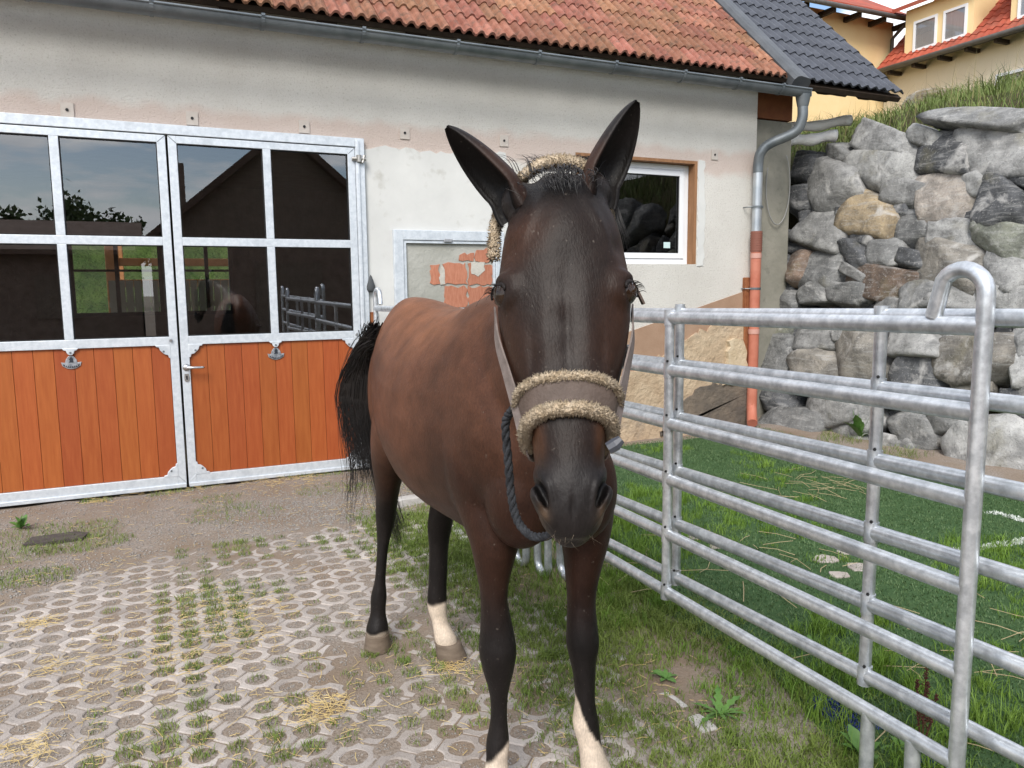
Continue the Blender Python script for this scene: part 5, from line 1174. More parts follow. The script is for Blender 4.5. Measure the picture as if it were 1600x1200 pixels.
# hooves
HOOF = mat('hoof_horn', (0.115, 0.085, 0.062), (0.175, 0.135, 0.100), scale=14, rough=0.75, bump=0.5, bscale=30, bdist=0.004, stretch=(1, 1, 3))
def hoof(P_, gpx, toe, r_top, r_bot):
    top_ = P_[-1][:3].copy(); g = np.array(depth_pt(*gpx)); g[2] = 0.0
    zt = max(0.066, min(0.085, top_[2] + .012)); rows = []
    td = np.array([toe[0], toe[1], 0.0]); td /= np.linalg.norm(td); pd = np.array([-td[1], td[0], 0])
    for t in (0.0, 0.06, 0.25, 0.5, 0.75, 1.0, 1.0):
        c = np.array([top_[0], top_[1], zt]) * (1 - t) + np.array([g[0], g[1], 0.002]) * t; r = r_top * (1 - t) + r_bot * t
        if len(rows) == 0: r *= 0.82
        if len(rows) == 6: r *= 0.9
        ring = []
        for k in range(24):
            a = 2 * math.pi * k / 24; f = math.cos(a); rr_ = r * (1.12 if f > 0 else 0.92)
            ring.append(c + td * rr_ * f + pd * r * math.sin(a))
        rows.append(np.array(ring))
    n = 24; V = np.vstack(rows); F = [(i * n + k, i * n + (k + 1) % n, (i + 1) * n + (k + 1) % n, (i + 1) * n + k) for i in range(6) for k in range(n)] + [tuple(range(n))[::-1], tuple(range(6 * n, 7 * n))]
    q = MB(); q.add(V, F); return hpart(sm_angle(q.build('hoof', HOOF), 55))
hoof(FL, (777, 1256, 2.115), (-0.25, -1), .050, .062); hoof(FR, (937, 1243, 2.155), (0.35, -1), .052, .064)
hoof(HL, (590, 1010, 3.14), (-0.35, -1), .049, .058); hoof(HR, (704, 1022, 3.06), (0.75, -0.75), .052, .062)
# eyes
EYEM = mat('eye', (0.012, 0.007, 0.004), (0.03, 0.015, 0.008), scale=30, rough=0.08, spec=0.45)
for s in (-1, 1):
    bm = bmesh.new(); bmesh.ops.create_uvsphere(bm, u_segments=20, v_segments=14, radius=0.0240); me = bpy.data.meshes.new('eye'); bm.to_mesh(me); bm.free()
    me.polygons.foreach_set('use_smooth', [True] * len(me.polygons)); o = ob('eye', me, EYEM); o.parent = horse; o.location = Vector(hp_(s * (EYE[0] - .0080), EYE[1] * k_, EYE[2] - .0040)) - Vector((0.80, -4.0, 0))
# hair
def strands(name, specs, m, parent, seed=1, nseg=9):
    """specs: list of (control points, root radius); one mesh of thin tapering hairs"""
    V = []; F = []
    for pts, r0 in specs:
        P_ = spline(pts, nseg); b0 = len(V)
        for i, p in enumerate(P_):
            t = P_[min(i + 1, nseg - 1)] - P_[max(i - 1, 0)]; t = t / (np.linalg.norm(t) + 1e-9); a = np.cross(t, [0.3, 0.2, 0.93]); a /= (np.linalg.norm(a) + 1e-9); b = np.cross(t, a); r = r0 * (1 - 0.85 * i / (nseg - 1))
            for k in range(3): an = 2.094 * k; V.append(p + (a * math.cos(an) + b * math.sin(an)) * r)
        F += [(b0 + i * 3 + k, b0 + i * 3 + (k + 1) % 3, b0 + (i + 1) * 3 + (k + 1) % 3, b0 + (i + 1) * 3 + k) for i in range(nseg - 1) for k in range(3)]
    F = np.array(F); me = fast_mesh(name, np.array(V), F.ravel(), np.arange(len(F)) * 4, np.full(len(F), 4), True)
    o = ob(name, me, m); return hpart(o, parent) if parent is None else hpart(o, parent)
HAIR = mat('black_hair', (0.010, 0.009, 0.009), (0.018, 0.015, 0.014), scale=20, rough=0.38, spec=0.5)
hr = np.random.default_rng(5); tail = []
dock = np.array(depth_pt(586, 520, 3.22))
def dp3(px, py, d): return np.array(depth_pt(px, py, d))
for k in range(620):
    j = hr.normal(size=3); u = hr.uniform(); st_ = dock + np.array([0.018, 0.03, 0.022]) * hr.normal(size=3)
    if u < 0.50:
        e = hr.uniform(); pts = [st_, dp3(566 + 7 * j[0], 548 + 6 * j[1], 3.30), dp3(548 + 13 * j[0] + 5 * e, 610, 3.36), dp3(556 + 12 * j[0], 668 + 10 * j[1], 3.36), dp3(572 + 11 * j[0] + 4 * j[2], 715 + 45 * e, 3.34)]
    elif u < 0.88:
        e = hr.uniform(); pts = [st_, dp3(578 + 6 * j[0], 560, 3.32), dp3(574 + 9 * j[0], 640, 3.37), dp3(590 + 9 * j[0], 725, 3.38), dp3(606 + 9 * j[0], 790, 3.36), dp3(622 + 8 * j[0], 815 + 50 * e, 3.33)]
    else:
        e = hr.uniform(); x_ = 540 + 28 * hr.uniform(); pts = [st_, dp3(560 + 7 * j[0], 552, 3.32), dp3(x_ - 12, 620, 3.38), dp3(x_ - 6 + 4 * j[0], 690, 3.38), dp3(x_ + 6 * j[1], 735 + 20 * e, 3.38), dp3(x_ - 8 + 5 * j[2], 770 + 75 * e * e, 3.38)]
    tail.append((pts, hr.uniform(.0012, .0026)))
strands('tail', tail, HAIR, None, nseg=14)
fl_ = []
for k in range(170):       # forelock lying on the forehead
    a = hr.normal() * .028; w0 = hr.uniform(-.006, .022); ln = hr.uniform(.022, .052); j = hr.normal(size=2) * .008
    P0_ = hp_(a, w0 * k_, .012 - 4 * a * a); sgn = 1
    fl_.append(([P0_, hp_(a * 1.05 + j[0] * .3, (w0 + ln * .4) * k_, .026 - 2.5 * a * a), hp_(a * .9 + j[0], (w0 + ln * .75) * k_, .030 - 2 * a * a), hp_(a * .8 + j[0] + .004, (w0 + ln) * k_, .025 - 2 * a * a)], hr.uniform(.0006, .0012)))
strands('forelock', fl_, HAIR, None)
mn = []
for k in range(150):       # mane tufts standing behind the poll and falling beside the right cheek
    j = hr.normal(size=3)
    P0_ = np.array(dp3(872 + 24 * j[0], 268, 1.44)); mn.append(([P0_, np.array(dp3(873 + 27 * j[0], 253, 1.45)), np.array(dp3(870 + 30 * j[0] + 10 * (j[0] > .3), 243 + 5 * abs(j[1]), 1.46)), np.array(dp3(868 + 36 * j[0] + 14 * (j[0] > .3), 240 + 9 * abs(j[1]), 1.465))], .0009))
for k in range(22):
    j = hr.normal(size=3); e = hr.uniform()
    mn.append(([dp3(938 + 5 * j[0], 285 + 8 * j[1], 1.44), dp3(958 + 3 * j[0], 315, 1.44), dp3(966 + 5 * j[0], 345, 1.43), dp3(976 + 6 * j[0], 365 + 30 * e, 1.42)], .0009))
for k in range(420):       # mane along the crest of the neck
    t = hr.uniform(0.0, .86); p = NK[int(t * 25)]; j = hr.normal(size=3) * .02; up_ = np.array([p[0], p[1], p[2] + p[4] * .93]); 
    mn.append(([up_, up_ + np.array([-.02, 0.0, .01]) + .5 * j, up_ + np.array([-.06, 0.0, -.03]) + .6 * j, up_ + np.array([-.08, -.01, -.10]) + .7 * j], .0014))
strands('mane', mn, HAIR, None)
lash = []
for s in (-1, 1):
    for k in range(26):
        a = hr.uniform(R(15), R(150)); b0 = hp_(s * (EYE[0] - .0085), EYE[1] * k_, EYE[2] - .0055) + EA_(s) * .020 - HD * .0125 * math.sin(a) + ET_(s) * .021 * math.cos(a); lash.append(([b0, b0 + EA_(s) * .009 - HD * .001, b0 + EA_(s) * .016 + HD * .004], .0006))
    for k in range(12):
        pass
strands('eyelashes', lash[:26], HAIR, None, nseg=5); strands('eyelashes', lash[26:], HAIR, None, nseg=5)
whisk = []
for k in range(14):
    x = hr.uniform(-.035, .035); b0 = hp_(x, hr.uniform(.595, .622) * k_, hr.uniform(-.07, -.03)); whisk.append(([b0, b0 + HD * .012 + HX * hr.normal() * .004, b0 + HD * .025 + HX * hr.normal() * .009], .00022))
strands('whiskers', whisk, mat('whisker', (0.30, 0.24, 0.17), rough=0.6), None, nseg=5)

# ---- halter
def head_row(w_):
    i = np.abs(HS[:, 0] - w_).argmin(); i = min(max(i, 1), len(HS) - 2); a, b = (HS[i], HS[i + 1]) if HS[i][0] <= w_ else (HS[i - 1], HS[i]); t = (w_ - a[0]) / (b[0] - a[0]); return a * (1 - t) + b * t
def head_at(w_of_ang, grow, ang):
    return np.array([head_ring(head_row(w_of_ang(a)), grow, np.array([a]))[0] for a in ang])
FLEECE = mat('fleece', (0.56, 0.44, 0.30), (0.72, 0.60, 0.45), scale=60, rough=1.0, bump=1.0, bscale=160, bdist=0.01, spec=0.05)
WEB = mat('halter_webbing', (0.15, 0.122, 0.108), (0.22, 0.18, 0.165), scale=40, rough=0.8, bump=0.4, bscale=300, bdist=0.002)
DWEB = mat('noseband_leather', (0.075, 0.052, 0.040), (0.105, 0.075, 0.060), scale=30, rough=0.6, bump=0.3, bscale=120)
wn_ = lambda base: (lambda a: base + 0.055 * (1 - math.cos(a)) * 0.55)       # the band drops towards the jaw
halter = hpart(ob('halter', None)) if False else None
angs = np.linspace(-math.pi * .62, math.pi * .62, 60)
def band(w0, w1, grow, thick, name, m, parent, ang):
    A_ = head_at(wn_(w0), grow, ang); B_ = head_at(wn_(w1), grow, ang); A2 = head_at(wn_(w0), grow + thick, ang); B2 = head_at(wn_(w1), grow + thick, ang)
    n = len(ang); q = MB(); V = list(A_) + list(B_) + list(B2) + list(A2)
    F = []
    for i in range(n - 1):
        for r_ in range(4): F.append((r_ * n + i, r_ * n + i + 1, ((r_ + 1) % 4) * n + i + 1, ((r_ + 1) % 4) * n + i))
    F += [(0, n, 2 * n, 3 * n), (n - 1, 4 * n - 1, 3 * n - 1, 2 * n - 1)]
    q.add(V, F); return hpart(q.build(name, m, smooth=False), parent)
nose = band(.375, .425, 0.003, 0.005, 'halter', DWEB, None, np.linspace(-math.pi, math.pi, 90))
def fleece_roll(path, rad, name, parent, seed, dens=2600, fl=.009):
    q = MB(); q.tube([tuple(p) for p in path], rad, 12); o = hpart(q.build(name, FLEECE, smooth=True), parent)
    rr = np.random.default_rng(seed); P_ = np.array(path); n = dens; V = np.empty((n, 4, 3)); 
    i = rr.integers(0, len(P_) - 1, n); t = rr.uniform(size=n)[:, None]; c = P_[i] * (1 - t) + P_[i + 1] * t; tan = P_[i + 1] - P_[i]; tan /= np.linalg.norm(tan, axis=1)[:, None]
    d = rr.normal(size=(n, 3)); d -= tan * (d * tan).sum(1)[:, None]; d /= np.linalg.norm(d, axis=1)[:, None]; s = np.cross(tan, d)
    rad_ = np.full(n, rad if not isinstance(rad, list) else np.mean(rad)); b = c + d * (rad_ * .8)[:, None]; tip = c + d * (rad_ + fl * rr.uniform(.3, 1, n))[:, None] + tan * (rr.normal(size=n) * .004)[:, None] + s * (rr.normal(size=n) * .004)[:, None]
    V[:, 0] = b + s * .0022; V[:, 1] = b - s * .0011 + tan * .0019; V[:, 2] = b - s * .0011 - tan * .0019; V[:, 3] = tip
    T_ = (np.arange(n)[:, None, None] * 4 + np.array([[0, 1, 3], [1, 2, 3], [2, 0, 3]])[None]).reshape(-1, 3)
    f = hpart(ob('fleece_pile', tri_mesh('fleece_pile', V.reshape(-1, 3), T_), FLEECE, kind='stuff'), parent); return o
fleece_roll(head_at(wn_(.374), .006, angs), .0068, 'fleece_roll', nose, 1, 3400, .006); fleece_roll(head_at(wn_(.426), .007, angs), .0098, 'fleece_roll', nose, 2, 4000, .007)
# cheek straps, crown piece, throat clip
def strap(pts, wd, name, m, parent, th=.003):
    """flat strap along points, facing away from the head centre line"""
    P_ = spline(pts, 24); q = MB(); V = []
    for i, p in enumerate(P_):
        t = P_[min(i + 1, 23)] - P_[max(i - 1, 0)]; t /= np.linalg.norm(t); ctr = hp_(0, ((p - HP) @ HD), -.10); o_ = p - ctr; o_ -= t * (o_ @ t); o_ /= np.linalg.norm(o_); s = np.cross(t, o_)
        for a, b in ((-1, 0), (1, 0), (1, 1), (-1, 1)): V.append(p + s * wd * .5 * a + o_ * th * b)
    F = [(i * 4 + k, i * 4 + (k + 1) % 4, (i + 1) * 4 + (k + 1) % 4, (i + 1) * 4 + k) for i in range(23) for k in range(4)] + [(0, 1, 2, 3), (92, 93, 94, 95)]
    q.add(V, F); return hpart(q.build(name, m), parent)
def side(a, w_, g): return head_ring(head_row(w_), g, np.array([a]))[0]
METAL = mat('halter_metal', (0.35, 0.35, 0.36), rough=0.35, metal=0.8)
for s in (-1, 1):
    strap([side(s * 1.45, .452, .009), side(s * 1.42, .40, .008), side(s * 1.42, .34, .006), side(s * 1.5, .28, .006), side(s * 1.72, .22, .006)], .028, 'cheek_strap', WEB, nose)
    strap([side(s * 1.62, .445, .012), side(s * 1.95, .475, .010), side(s * 2.5, .47, .010), side(s * 3.05, .46, .010)], .018, 'chin_strap', WEB, nose)
    ring = [side(s * 1.70, .452, .013) + (HD * math.cos(a) + HN * math.sin(a)) * .013 for a in np.linspace(0, 2 * math.pi, 16)]
    q = MB(); q.tube([tuple(p) for p in ring], .0026, 6, cap=False); hpart(q.build('ring', METAL, smooth=True), nose)
crown = [dp3(771, 405, 1.425), dp3(775, 352, 1.47), dp3(790, 315, 1.49), dp3(812, 283, 1.475), dp3(842, 259, 1.45), dp3(876, 251, 1.445), dp3(905, 258, 1.45), dp3(925, 272, 1.455), dp3(945, 300, 1.47), dp3(952, 340, 1.48)]
fleece_roll(spline(crown, 40), [.004 + .0065 * min(1, i / 6) for i in range(40)], 'crown_fleece', nose, 3, 3600, .006)
q = strap([dp3(985, 438, 1.42), dp3(994, 455, 1.42), dp3(1004, 476, 1.42)], .011, 'strap_end', DWEB, nose, .004)
q = MB(); c = dp3(966, 693, 1.21); q.tube([tuple(dp3(950, 701, 1.20)), tuple(dp3(962, 694, 1.20)), tuple(dp3(971, 686, 1.20))], [.010, .011, .007], 8); hpart(q.build('throat_clip', mat('clip_grey', (0.06, 0.065, 0.08), rough=0.4)), nose)
q = MB(); q.box(-.006, .006, -.012, .012, -.02, .02); o = hpart(q.build('buckle', METAL, bevel=.003), nose); o.location = Vector(dp3(978, 556, 1.36))
# ---- lead rope
ROPE = mat('rope', (0.010, 0.011, 0.014), (0.034, 0.037, 0.043), scale=60, rough=0.8, bump=0.8, bscale=120, bdist=0.006)
cp_ = spline([dp3(800, 640, 1.30), dp3(790, 662, 1.32), dp3(794, 720, 1.33), dp3(799, 775, 1.33), dp3(808, 812, 1.32), dp3(828, 836, 1.30), dp3(852, 838, 1.27), dp3(874, 826, 1.23), dp3(892, 818, 1.205)], 90)
V = []; F = []; n = 6; sub = MB()
for strand in range(3):
    pts = []
    for i, p in enumerate(cp_):
        t = cp_[min(i + 1, 89)] - cp_[max(i - 1, 0)]; t /= np.linalg.norm(t); a = np.cross(t, [0.2, .9, .3]); a /= np.linalg.norm(a); b = np.cross(t, a); ph = i * 0.62 + strand * 2.094
        pts.append(tuple(p + (a * math.cos(ph) + b * math.sin(ph)) * .0036))
    sub.tube(pts, .0046, 7)
rope = sub.build('lead_rope', ROPE, smooth=True); tag(rope, 'dark braided lead rope hanging in a loop under the horse muzzle', 'rope')
# ------------------------------------------------------------------ vegetation, straw and grit
def gpt(px, py, z=0.0):
    d = ray_dir(px, py); t = (z - CAM.z) / d.z; p = CAM + d * t; return p.x, p.y
GRASS = mat('grass', (0.100, 0.160, 0.026), (0.180, 0.230, 0.052), scale=2.2, lo=.3, hi=.7, rough=0.6, spec=0.25, third=((0.17, 0.16, 0.055), 5, 0.60, 0.85))
LUSH = mat('lush_grass', (0.090, 0.180, 0.020), (0.160, 0.260, 0.038), scale=2.6, lo=.3, hi=.7, rough=0.55, spec=0.3)
BANKG = mat('bank_grass', (0.085, 0.140, 0.030), (0.160, 0.195, 0.058), scale=1.6, lo=.3, hi=.7, rough=0.6, spec=0.25, third=((0.20, 0.175, 0.07), 3, 0.58, 0.8))
TURFB = mat('turf_fibre', (0.060, 0.112, 0.040), (0.098, 0.158, 0.064), scale=6, rough=0.55, spec=0.3)
STRAW = mat('straw', (0.46, 0.33, 0.13), (0.60, 0.47, 0.23), scale=9, rough=0.75, spec=0.3)
def blades(name, x, y, z, h, w, lean, rng, m, parent=None, flat=0.0):
    n = len(x); a = rng.uniform(0, 2 * math.pi, n); d = np.stack([np.cos(a), np.sin(a), np.zeros(n)], 1); la = rng.uniform(0, 2 * math.pi, n)
    s = np.stack([-np.sin(a), np.cos(a), np.zeros(n)], 1) * (w * 0.5)[:, None]; ld = np.stack([np.cos(la), np.sin(la), np.zeros(n)], 1) * (lean * h)[:, None]
    b = np.stack([x, y, z], 1); up = np.array([0, 0, 1.0])
    mid = b + ld * .35 + up * (h * .58 * (1 - flat))[:, None]; tip = b + ld + up * (h * (1 - .35 * np.minimum(lean, 1.5)) * (1 - flat))[:, None]
    V = np.stack([b - s, b + s, mid - s * .75, mid + s * .75, tip], 1).reshape(-1, 3)
    T_ = (np.arange(n)[:, None, None] * 5 + np.array([[0, 1, 3], [0, 3, 2], [2, 3, 4]])[None]).reshape(-1, 3)
    o = ob(name, tri_mesh(name, V, T_), m, parent); return o
vr = np.random.default_rng(17)
def infront(x, y): return y < -0.06
# patches of green in the photograph: (px, py, radius m, strength)
PATCH = [(330, 935, .16, 1), (345, 955, .14, 1), (300, 1000, .14, .9), (355, 985, .12, .9), (290, 1040, .12, .7), (250, 1170, .15, 1), (205, 1180, .12, .7), (300, 1105, .1, .7), (435, 1175, .12, 1), (520, 845, .16, .6), (360, 852, .2, 1), (300, 848, .15, 1), (410, 925, .15, .6), (700, 1090, .14, .8), (690, 1050, .14, .6), (640, 900, .2, .8), (650, 1010, .2, .8), (560, 975, .12, .5), (190, 1090, .09, .5), (150, 1130, .1, .4), (430, 1070, .1, .5), (480, 1080, .09, .4), (650, 850, .3, .9), (720, 900, .25, .9), (600, 800, .15, .6), (430, 860, .12, .5), (40, 965, .06, .5), (15, 1010, .06, .5)]
pw = [(*gpt(a, b), r_ * 1.45, s) for a, b, r_, s in PATCH]
def green(x, y):
    g = np.zeros_like(x)
    for (px_, py_, r_, s) in pw: g = np.maximum(g, s * np.exp(-((x - px_) ** 2 + (y - py_) ** 2) / (r_ * r_)))
    g = np.maximum(g, np.clip((x - 0.72) / 0.55, 0, 1) * (0.75 + 0.35 * vnoise(x, y, 3.0, 4)))
    return np.clip(g + 0.18 * vnoise(x, y, 2.2, 7) - 0.03, 0, 1)
bx, by, bh = [], [], []
for j in range(-66, -14):
    for i in range(-32, 16):
        x, y = i * PP + 0.03, j * PP
        if not paved(x, y): continue
        g = float(green(np.array([x]), np.array([y]))[0]); 
        if vr.uniform() > g * 1.4 + 0.08: continue
        n = int((18 + 80 * g) * vr.uniform(.5, 1.2)); rr = 0.038 if g < .75 else 0.052
        r_ = rr * np.sqrt(vr.uniform(size=n)); a = vr.uniform(0, 6.283, n); bx.append(x + r_ * np.cos(a)); by.append(y + r_ * np.sin(a)); bh.append(vr.uniform(.012, .032, n) * (0.7 + 0.9 * g))
bx, by, bh = map(np.concatenate, (bx, by, bh))
tag(blades('paving_grass', bx, by, gz(bx, by), bh, vr.uniform(.002, .0036, len(bx)), vr.uniform(.2, 1.3, len(bx)), vr, GRASS), 'short grass growing in the openings of the paving stones', 'grass', kind='stuff')
# rough grass between paving and turf
def tufts(n, box, hrange, nb, spread, densf, rng):
    X_, Y_, H_ = [], [], []; c = 0
    while c < n:
        x, y = rng.uniform(box[0], box[1]), rng.uniform(box[2], box[3])
        dv = float(densf(np.array([x]), np.array([y]))[0])
        if rng.uniform() > dv: c += 0.25; continue
        c += 1; k = int(nb * rng.uniform(.5, 1.4)); r_ = spread * np.abs(rng.normal(size=k)); a = rng.uniform(0, 6.283, k); hh = rng.uniform(*hrange) * (0.6 + 0.6 * dv)
        X_.append(x + r_ * np.cos(a)); Y_.append(y + r_ * np.sin(a)); H_.append(hh * rng.uniform(.45, 1.1, k))
    return map(np.concatenate, (X_, Y_, H_))
d1 = lambda x, y: np.clip((x - 0.86) / 0.5, 0, 1) * np.clip(.62 + .55 * vnoise(x, y, 2.6, 1.5), 0, 1) * np.clip((2.35 - x) / .35, 0, 1)
x, y, h = tufts(4200, (0.85, 2.35, -6.3, -1.5), (.022, .075), 26, .045, d1, vr); k = infront(x, y); x, y, h = x[k], y[k], h[k]
tag(blades('verge_grass', x, y, gz(x, y), h, vr.uniform(.0022, .0042, len(x)), vr.uniform(.2, 1.2, len(x)), vr, GRASS), 'uneven grass along the overgrown kerb and fence', 'grass', kind='stuff')
d2 = lambda x, y: np.clip(.10 + .85 * vnoise(x, y, 1.7, 9) + .30 * np.exp(-((x - 2.3) / .5) ** 2) + .35 * np.exp(-(((x - 2.6) / .9) ** 2 + ((y + 2.6) / 1.2) ** 2)), 0, 1)
x, y, h = tufts(1500, (1.62, 4.6, -6.3, -0.6), (.045, .125), 42, .04, d2, vr); 
tag(blades('tall_grass_tufts', x, y, gz(x, y) + .01, h, vr.uniform(.0022, .004, len(x)), vr.uniform(.15, .8, len(x)), vr, LUSH), 'taller bright green grass tufts growing through the turf mat', 'grass', kind='stuff')
# sparse patches near the door and at the left
X_, Y_, H_ = [], [], []
for (a, b, r_, n) in [(90, 835, .30, 900), (40, 905, .20, 600), (130, 850, .22, 700), (20, 870, .2, 400), (300, 762, .16, 160), (355, 793, .18, 200), (370, 805, .25, 220), (340, 780, .14, 130), (255, 770, .10, 110), (150, 782, .09, 160), (520, 765, .22, 260), (500, 738, .25, 320), (460, 742, .15, 150), (640, 800, .35, 700), (620, 760, .3, 400), (690, 840, .3, 700), (1180, 655, .3, 600), (1340, 690, .35, 900), (1140, 650, .2, 400), (1420, 715, .3, 500)]:
    gx_, gy_ = gpt(a, b); rr_ = r_ * np.sqrt(vr.uniform(size=n)); an = vr.uniform(0, 6.283, n); X_.append(gx_ + rr_ * np.cos(an) * 1.3); Y_.append(gy_ + rr_ * np.sin(an) * .8); H_.append(vr.uniform(.012, .045, n) * (1 + 1.2 * (a > 1000)))
x, y, h = map(np.concatenate, (X_, Y_, H_)); k = (y < -0.07) & (x < 5.9); x, y, h = x[k], y[k], h[k]
tag(blades('yard_grass', x, y, gz(x, y) + .0, h, vr.uniform(.002, .004, len(x)), vr.uniform(.3, 1.3, len(x)), vr, GRASS), 'thin grass patches on the bare ground before the stable', 'grass', kind='stuff')
# turf fibres
n = 150000; x = vr.uniform(1.9, 5.6, n); y = vr.uniform(-6.5, -0.3, n); k = (x > turf_edge(y) + 0.01) & (vr.uniform(size=n) < np.clip(2.2 / np.hypot(x - CAM.x, y - CAM.y) + .30, .3, 1)); x, y = x[k], y[k]
def turf_z(x, y): return np.maximum(gz(x, y), 0) + 0.018 * np.clip((x - turf_edge(y)) / .12, 0, 1) + 0.008 * vnoise(x, y, 2.1, 3)
bare = vnoise(x, y, 2.9, 12) < .75; x, y = x[bare], y[bare]
white = (np.abs(y + 3.74 + 0.12 * (x - 3.95)) < .034) & (x > 3.9) & (x < 4.8) | ((np.abs(x - 4.79) < .036) & (y < -3.34) & (y > -5.0))
blue = (np.hypot((x - 1.99), (y + 4.68) / 2.2) < .055 + .035 * vnoise(x, y, 6)) | (np.hypot(x - 1.98, (y + 5.02)) < .045)
oth = ~(white | blue)
for nm, kk, m_, lab in (('turf_fibres', oth, TURFB, 'short dark green plastic fibres of the turf mat'), ('white_turf_line', white, mat('white_fibre', (0.62, 0.66, 0.62), rough=.6), 'worn white line marking in the turf mat'), ('blue_turf_line', blue, mat('blue_fibre', (0.022, 0.040, 0.19), rough=.6), 'faded blue line marking in the turf mat beside the fence')):
    xx, yy = x[kk], y[kk]
    if nm != 'turf_fibres': xx = np.repeat(xx, 6) + vr.normal(size=len(xx) * 6) * .008; yy = np.repeat(yy, 6) + vr.normal(size=len(yy) * 6) * .008
    hh = vr.uniform(.008, .020, len(xx)); tag(blades(nm, xx, yy, turf_z(xx, yy), hh, vr.uniform(.003, .006, len(xx)), vr.uniform(.2, 1.1, len(xx)), vr, m_), lab, 'turf', kind='stuff')
# long grass on the bank above the boulders
n = 15000; x = vr.uniform(7.0, 11.5, n); y = vr.uniform(-6.5, 3.5, n); k = vr.uniform(size=n) < np.clip(.75 + .5 * vnoise(x, y, 1.5, 3), .1, 1); x, y = x[k], y[k]; k = ~((y > 0.1) & (x < 7.6)); x, y = x[k], y[k]
hh = vr.uniform(.12, .42, len(x)) * (0.85 + .4 * vnoise(x, y, .9, 6)); zz = hill_z(x, y) + 0.10 * vnoise(x, y, 1.1) - .02
tag(blades('bank_grass', x, y, zz, np.maximum(hh, .06), vr.uniform(.006, .012, len(x)), vr.uniform(.2, 1.1, len(x)), vr, BANKG), 'long unmown grass on the bank above the rock wall', 'grass', kind='stuff')
n = 420; x = vr.uniform(7.1, 9.5, n); y = vr.uniform(-5, 1.5, n); hh = vr.uniform(.35, .75, n)
tag(blades('seed_stalks', x, y, hill_z(x, y), hh, np.full(n, .004), vr.uniform(.1, .5, n), vr, mat('dry_stalk', (0.30, 0.25, 0.12), rough=.8)), 'dry seed stalks standing in the bank grass', 'grass', kind='stuff')
n = 9000; x = vr.uniform(10.5, 20, n); y = vr.uniform(-6, 11, n); hh = vr.uniform(.10, .35, n)
tag(blades('slope_grass', x, y, hill_z(x, y) + 0.10 * vnoise(x, y, 1.1) - .02, hh, np.full(n, .022), vr.uniform(.2, 1.0, n), vr, BANKG), 'meadow grass on the slope below the houses', 'grass', kind='stuff')
# straw: short flat stalks
def straw_set(pts, rng, lrange=(.015, .07), wd=.0022, zoff=.004):
    V, F = [], []
    for (x, y) in pts:
        L_ = rng.uniform(*lrange); a = rng.uniform(0, 6.283); b = rng.uniform(-.4, .4); z = float(max(gz(x, y), -0.002)) + zoff + rng.uniform(0, .006); tz = rng.uniform(-.05, .18) * L_
        d = np.array([math.cos(a), math.sin(a)]); d2_ = np.array([math.cos(a + b), math.sin(a + b)]); s = np.array([-d[1], d[0]]) * wd * rng.uniform(.5, 1.3) * .5
        p0 = np.array([x, y]); p1 = p0 + d * L_ * .5; p2 = p1 + d2_ * L_ * .5; n0 = len(V)
        for p, zz in ((p0, z), (p1, z + tz * .6), (p2, z + tz * .3)): V += [(p[0] - s[0], p[1] - s[1], zz), (p[0] + s[0], p[1] + s[1], zz), (p[0], p[1], zz + wd * .6)]
        for q in (0, 3): F += [(n0 + q, n0 + q + 3, n0 + q + 5, n0 + q + 2), (n0 + q + 2, n0 + q + 5, n0 + q + 4, n0 + q + 1)]
    return V, F
pts = []
sr = np.random.default_rng(23)
for (a, b, r_, n) in [(505, 1108, .10, 300), (45, 1170, .10, 170), (60, 975, .07, 130), (85, 1040, .06, 60), (430, 755, .35, 220), (480, 745, .3, 220), (150, 785, .08, 90), (260, 765, .5, 160), (330, 950, .3, 260), (300, 1010, .3, 240), (380, 960, .25, 160), (705, 1042, .07, 170), (590, 1100, .4, 120), (180, 1080, .35, 180), (240, 1060, .3, 140), (150, 1010, .3, 120), (470, 1110, .3, 60), (620, 860, .4, 120), (100, 900, .5, 120), (210, 1190, .3, 120), (350, 1150, .4, 140), (1000, 1120, .5, 140), (880, 1080, .4, 80), (1250, 830, .5, 120), (560, 790, .4, 140), (400, 1000, .3, 120)]:
    gx_, gy_ = gpt(a, b); n = int(n * .6); q = sr.normal(size=(n, 2)) * r_ * .55; pts += [(gx_ + u, gy_ + v) for u, v in q if gy_ + v < -.06]
pts += [(sr.uniform(-1.3, 1.6), sr.uniform(-5.2, -.3)) for _ in range(600)]
V, F = straw_set(pts, sr); F = np.array(F)
tag(ob('straw', fast_mesh('straw', np.array(V), F.ravel(), np.arange(len(F)) * 4, np.full(len(F), 4)), STRAW), 'loose yellow straw scattered over paving and yard', 'straw', kind='stuff')
pts = []
for (a, b, r_, n) in [(1280, 760, .40, 26), (1200, 785, .4, 14), (1330, 735, .4, 16), (1240, 870, .4, 10), (1500, 1080, .5, 14), (1420, 1040, .5, 12), (1100, 900, .6, 16), (1560, 960, .5, 8)]:
    gx_, gy_ = gpt(a, b); q = sr.normal(size=(n, 2)) * r_ * .5; pts += [(gx_ + u, gy_ + v) for u, v in q]
V, F = straw_set(pts, sr, (.08, .32), .0035, .035); F = np.array(F)
tag(ob('dry_stalks', fast_mesh('dry_stalks', np.array(V), F.ravel(), np.arange(len(F)) * 4, np.full(len(F), 4)), mat('dead_grass', (0.30, 0.235, 0.13), (0.40, 0.32, 0.19), scale=8, rough=.9)), 'dead brown grass stalks lying on the turf mat', 'grass', kind='stuff')
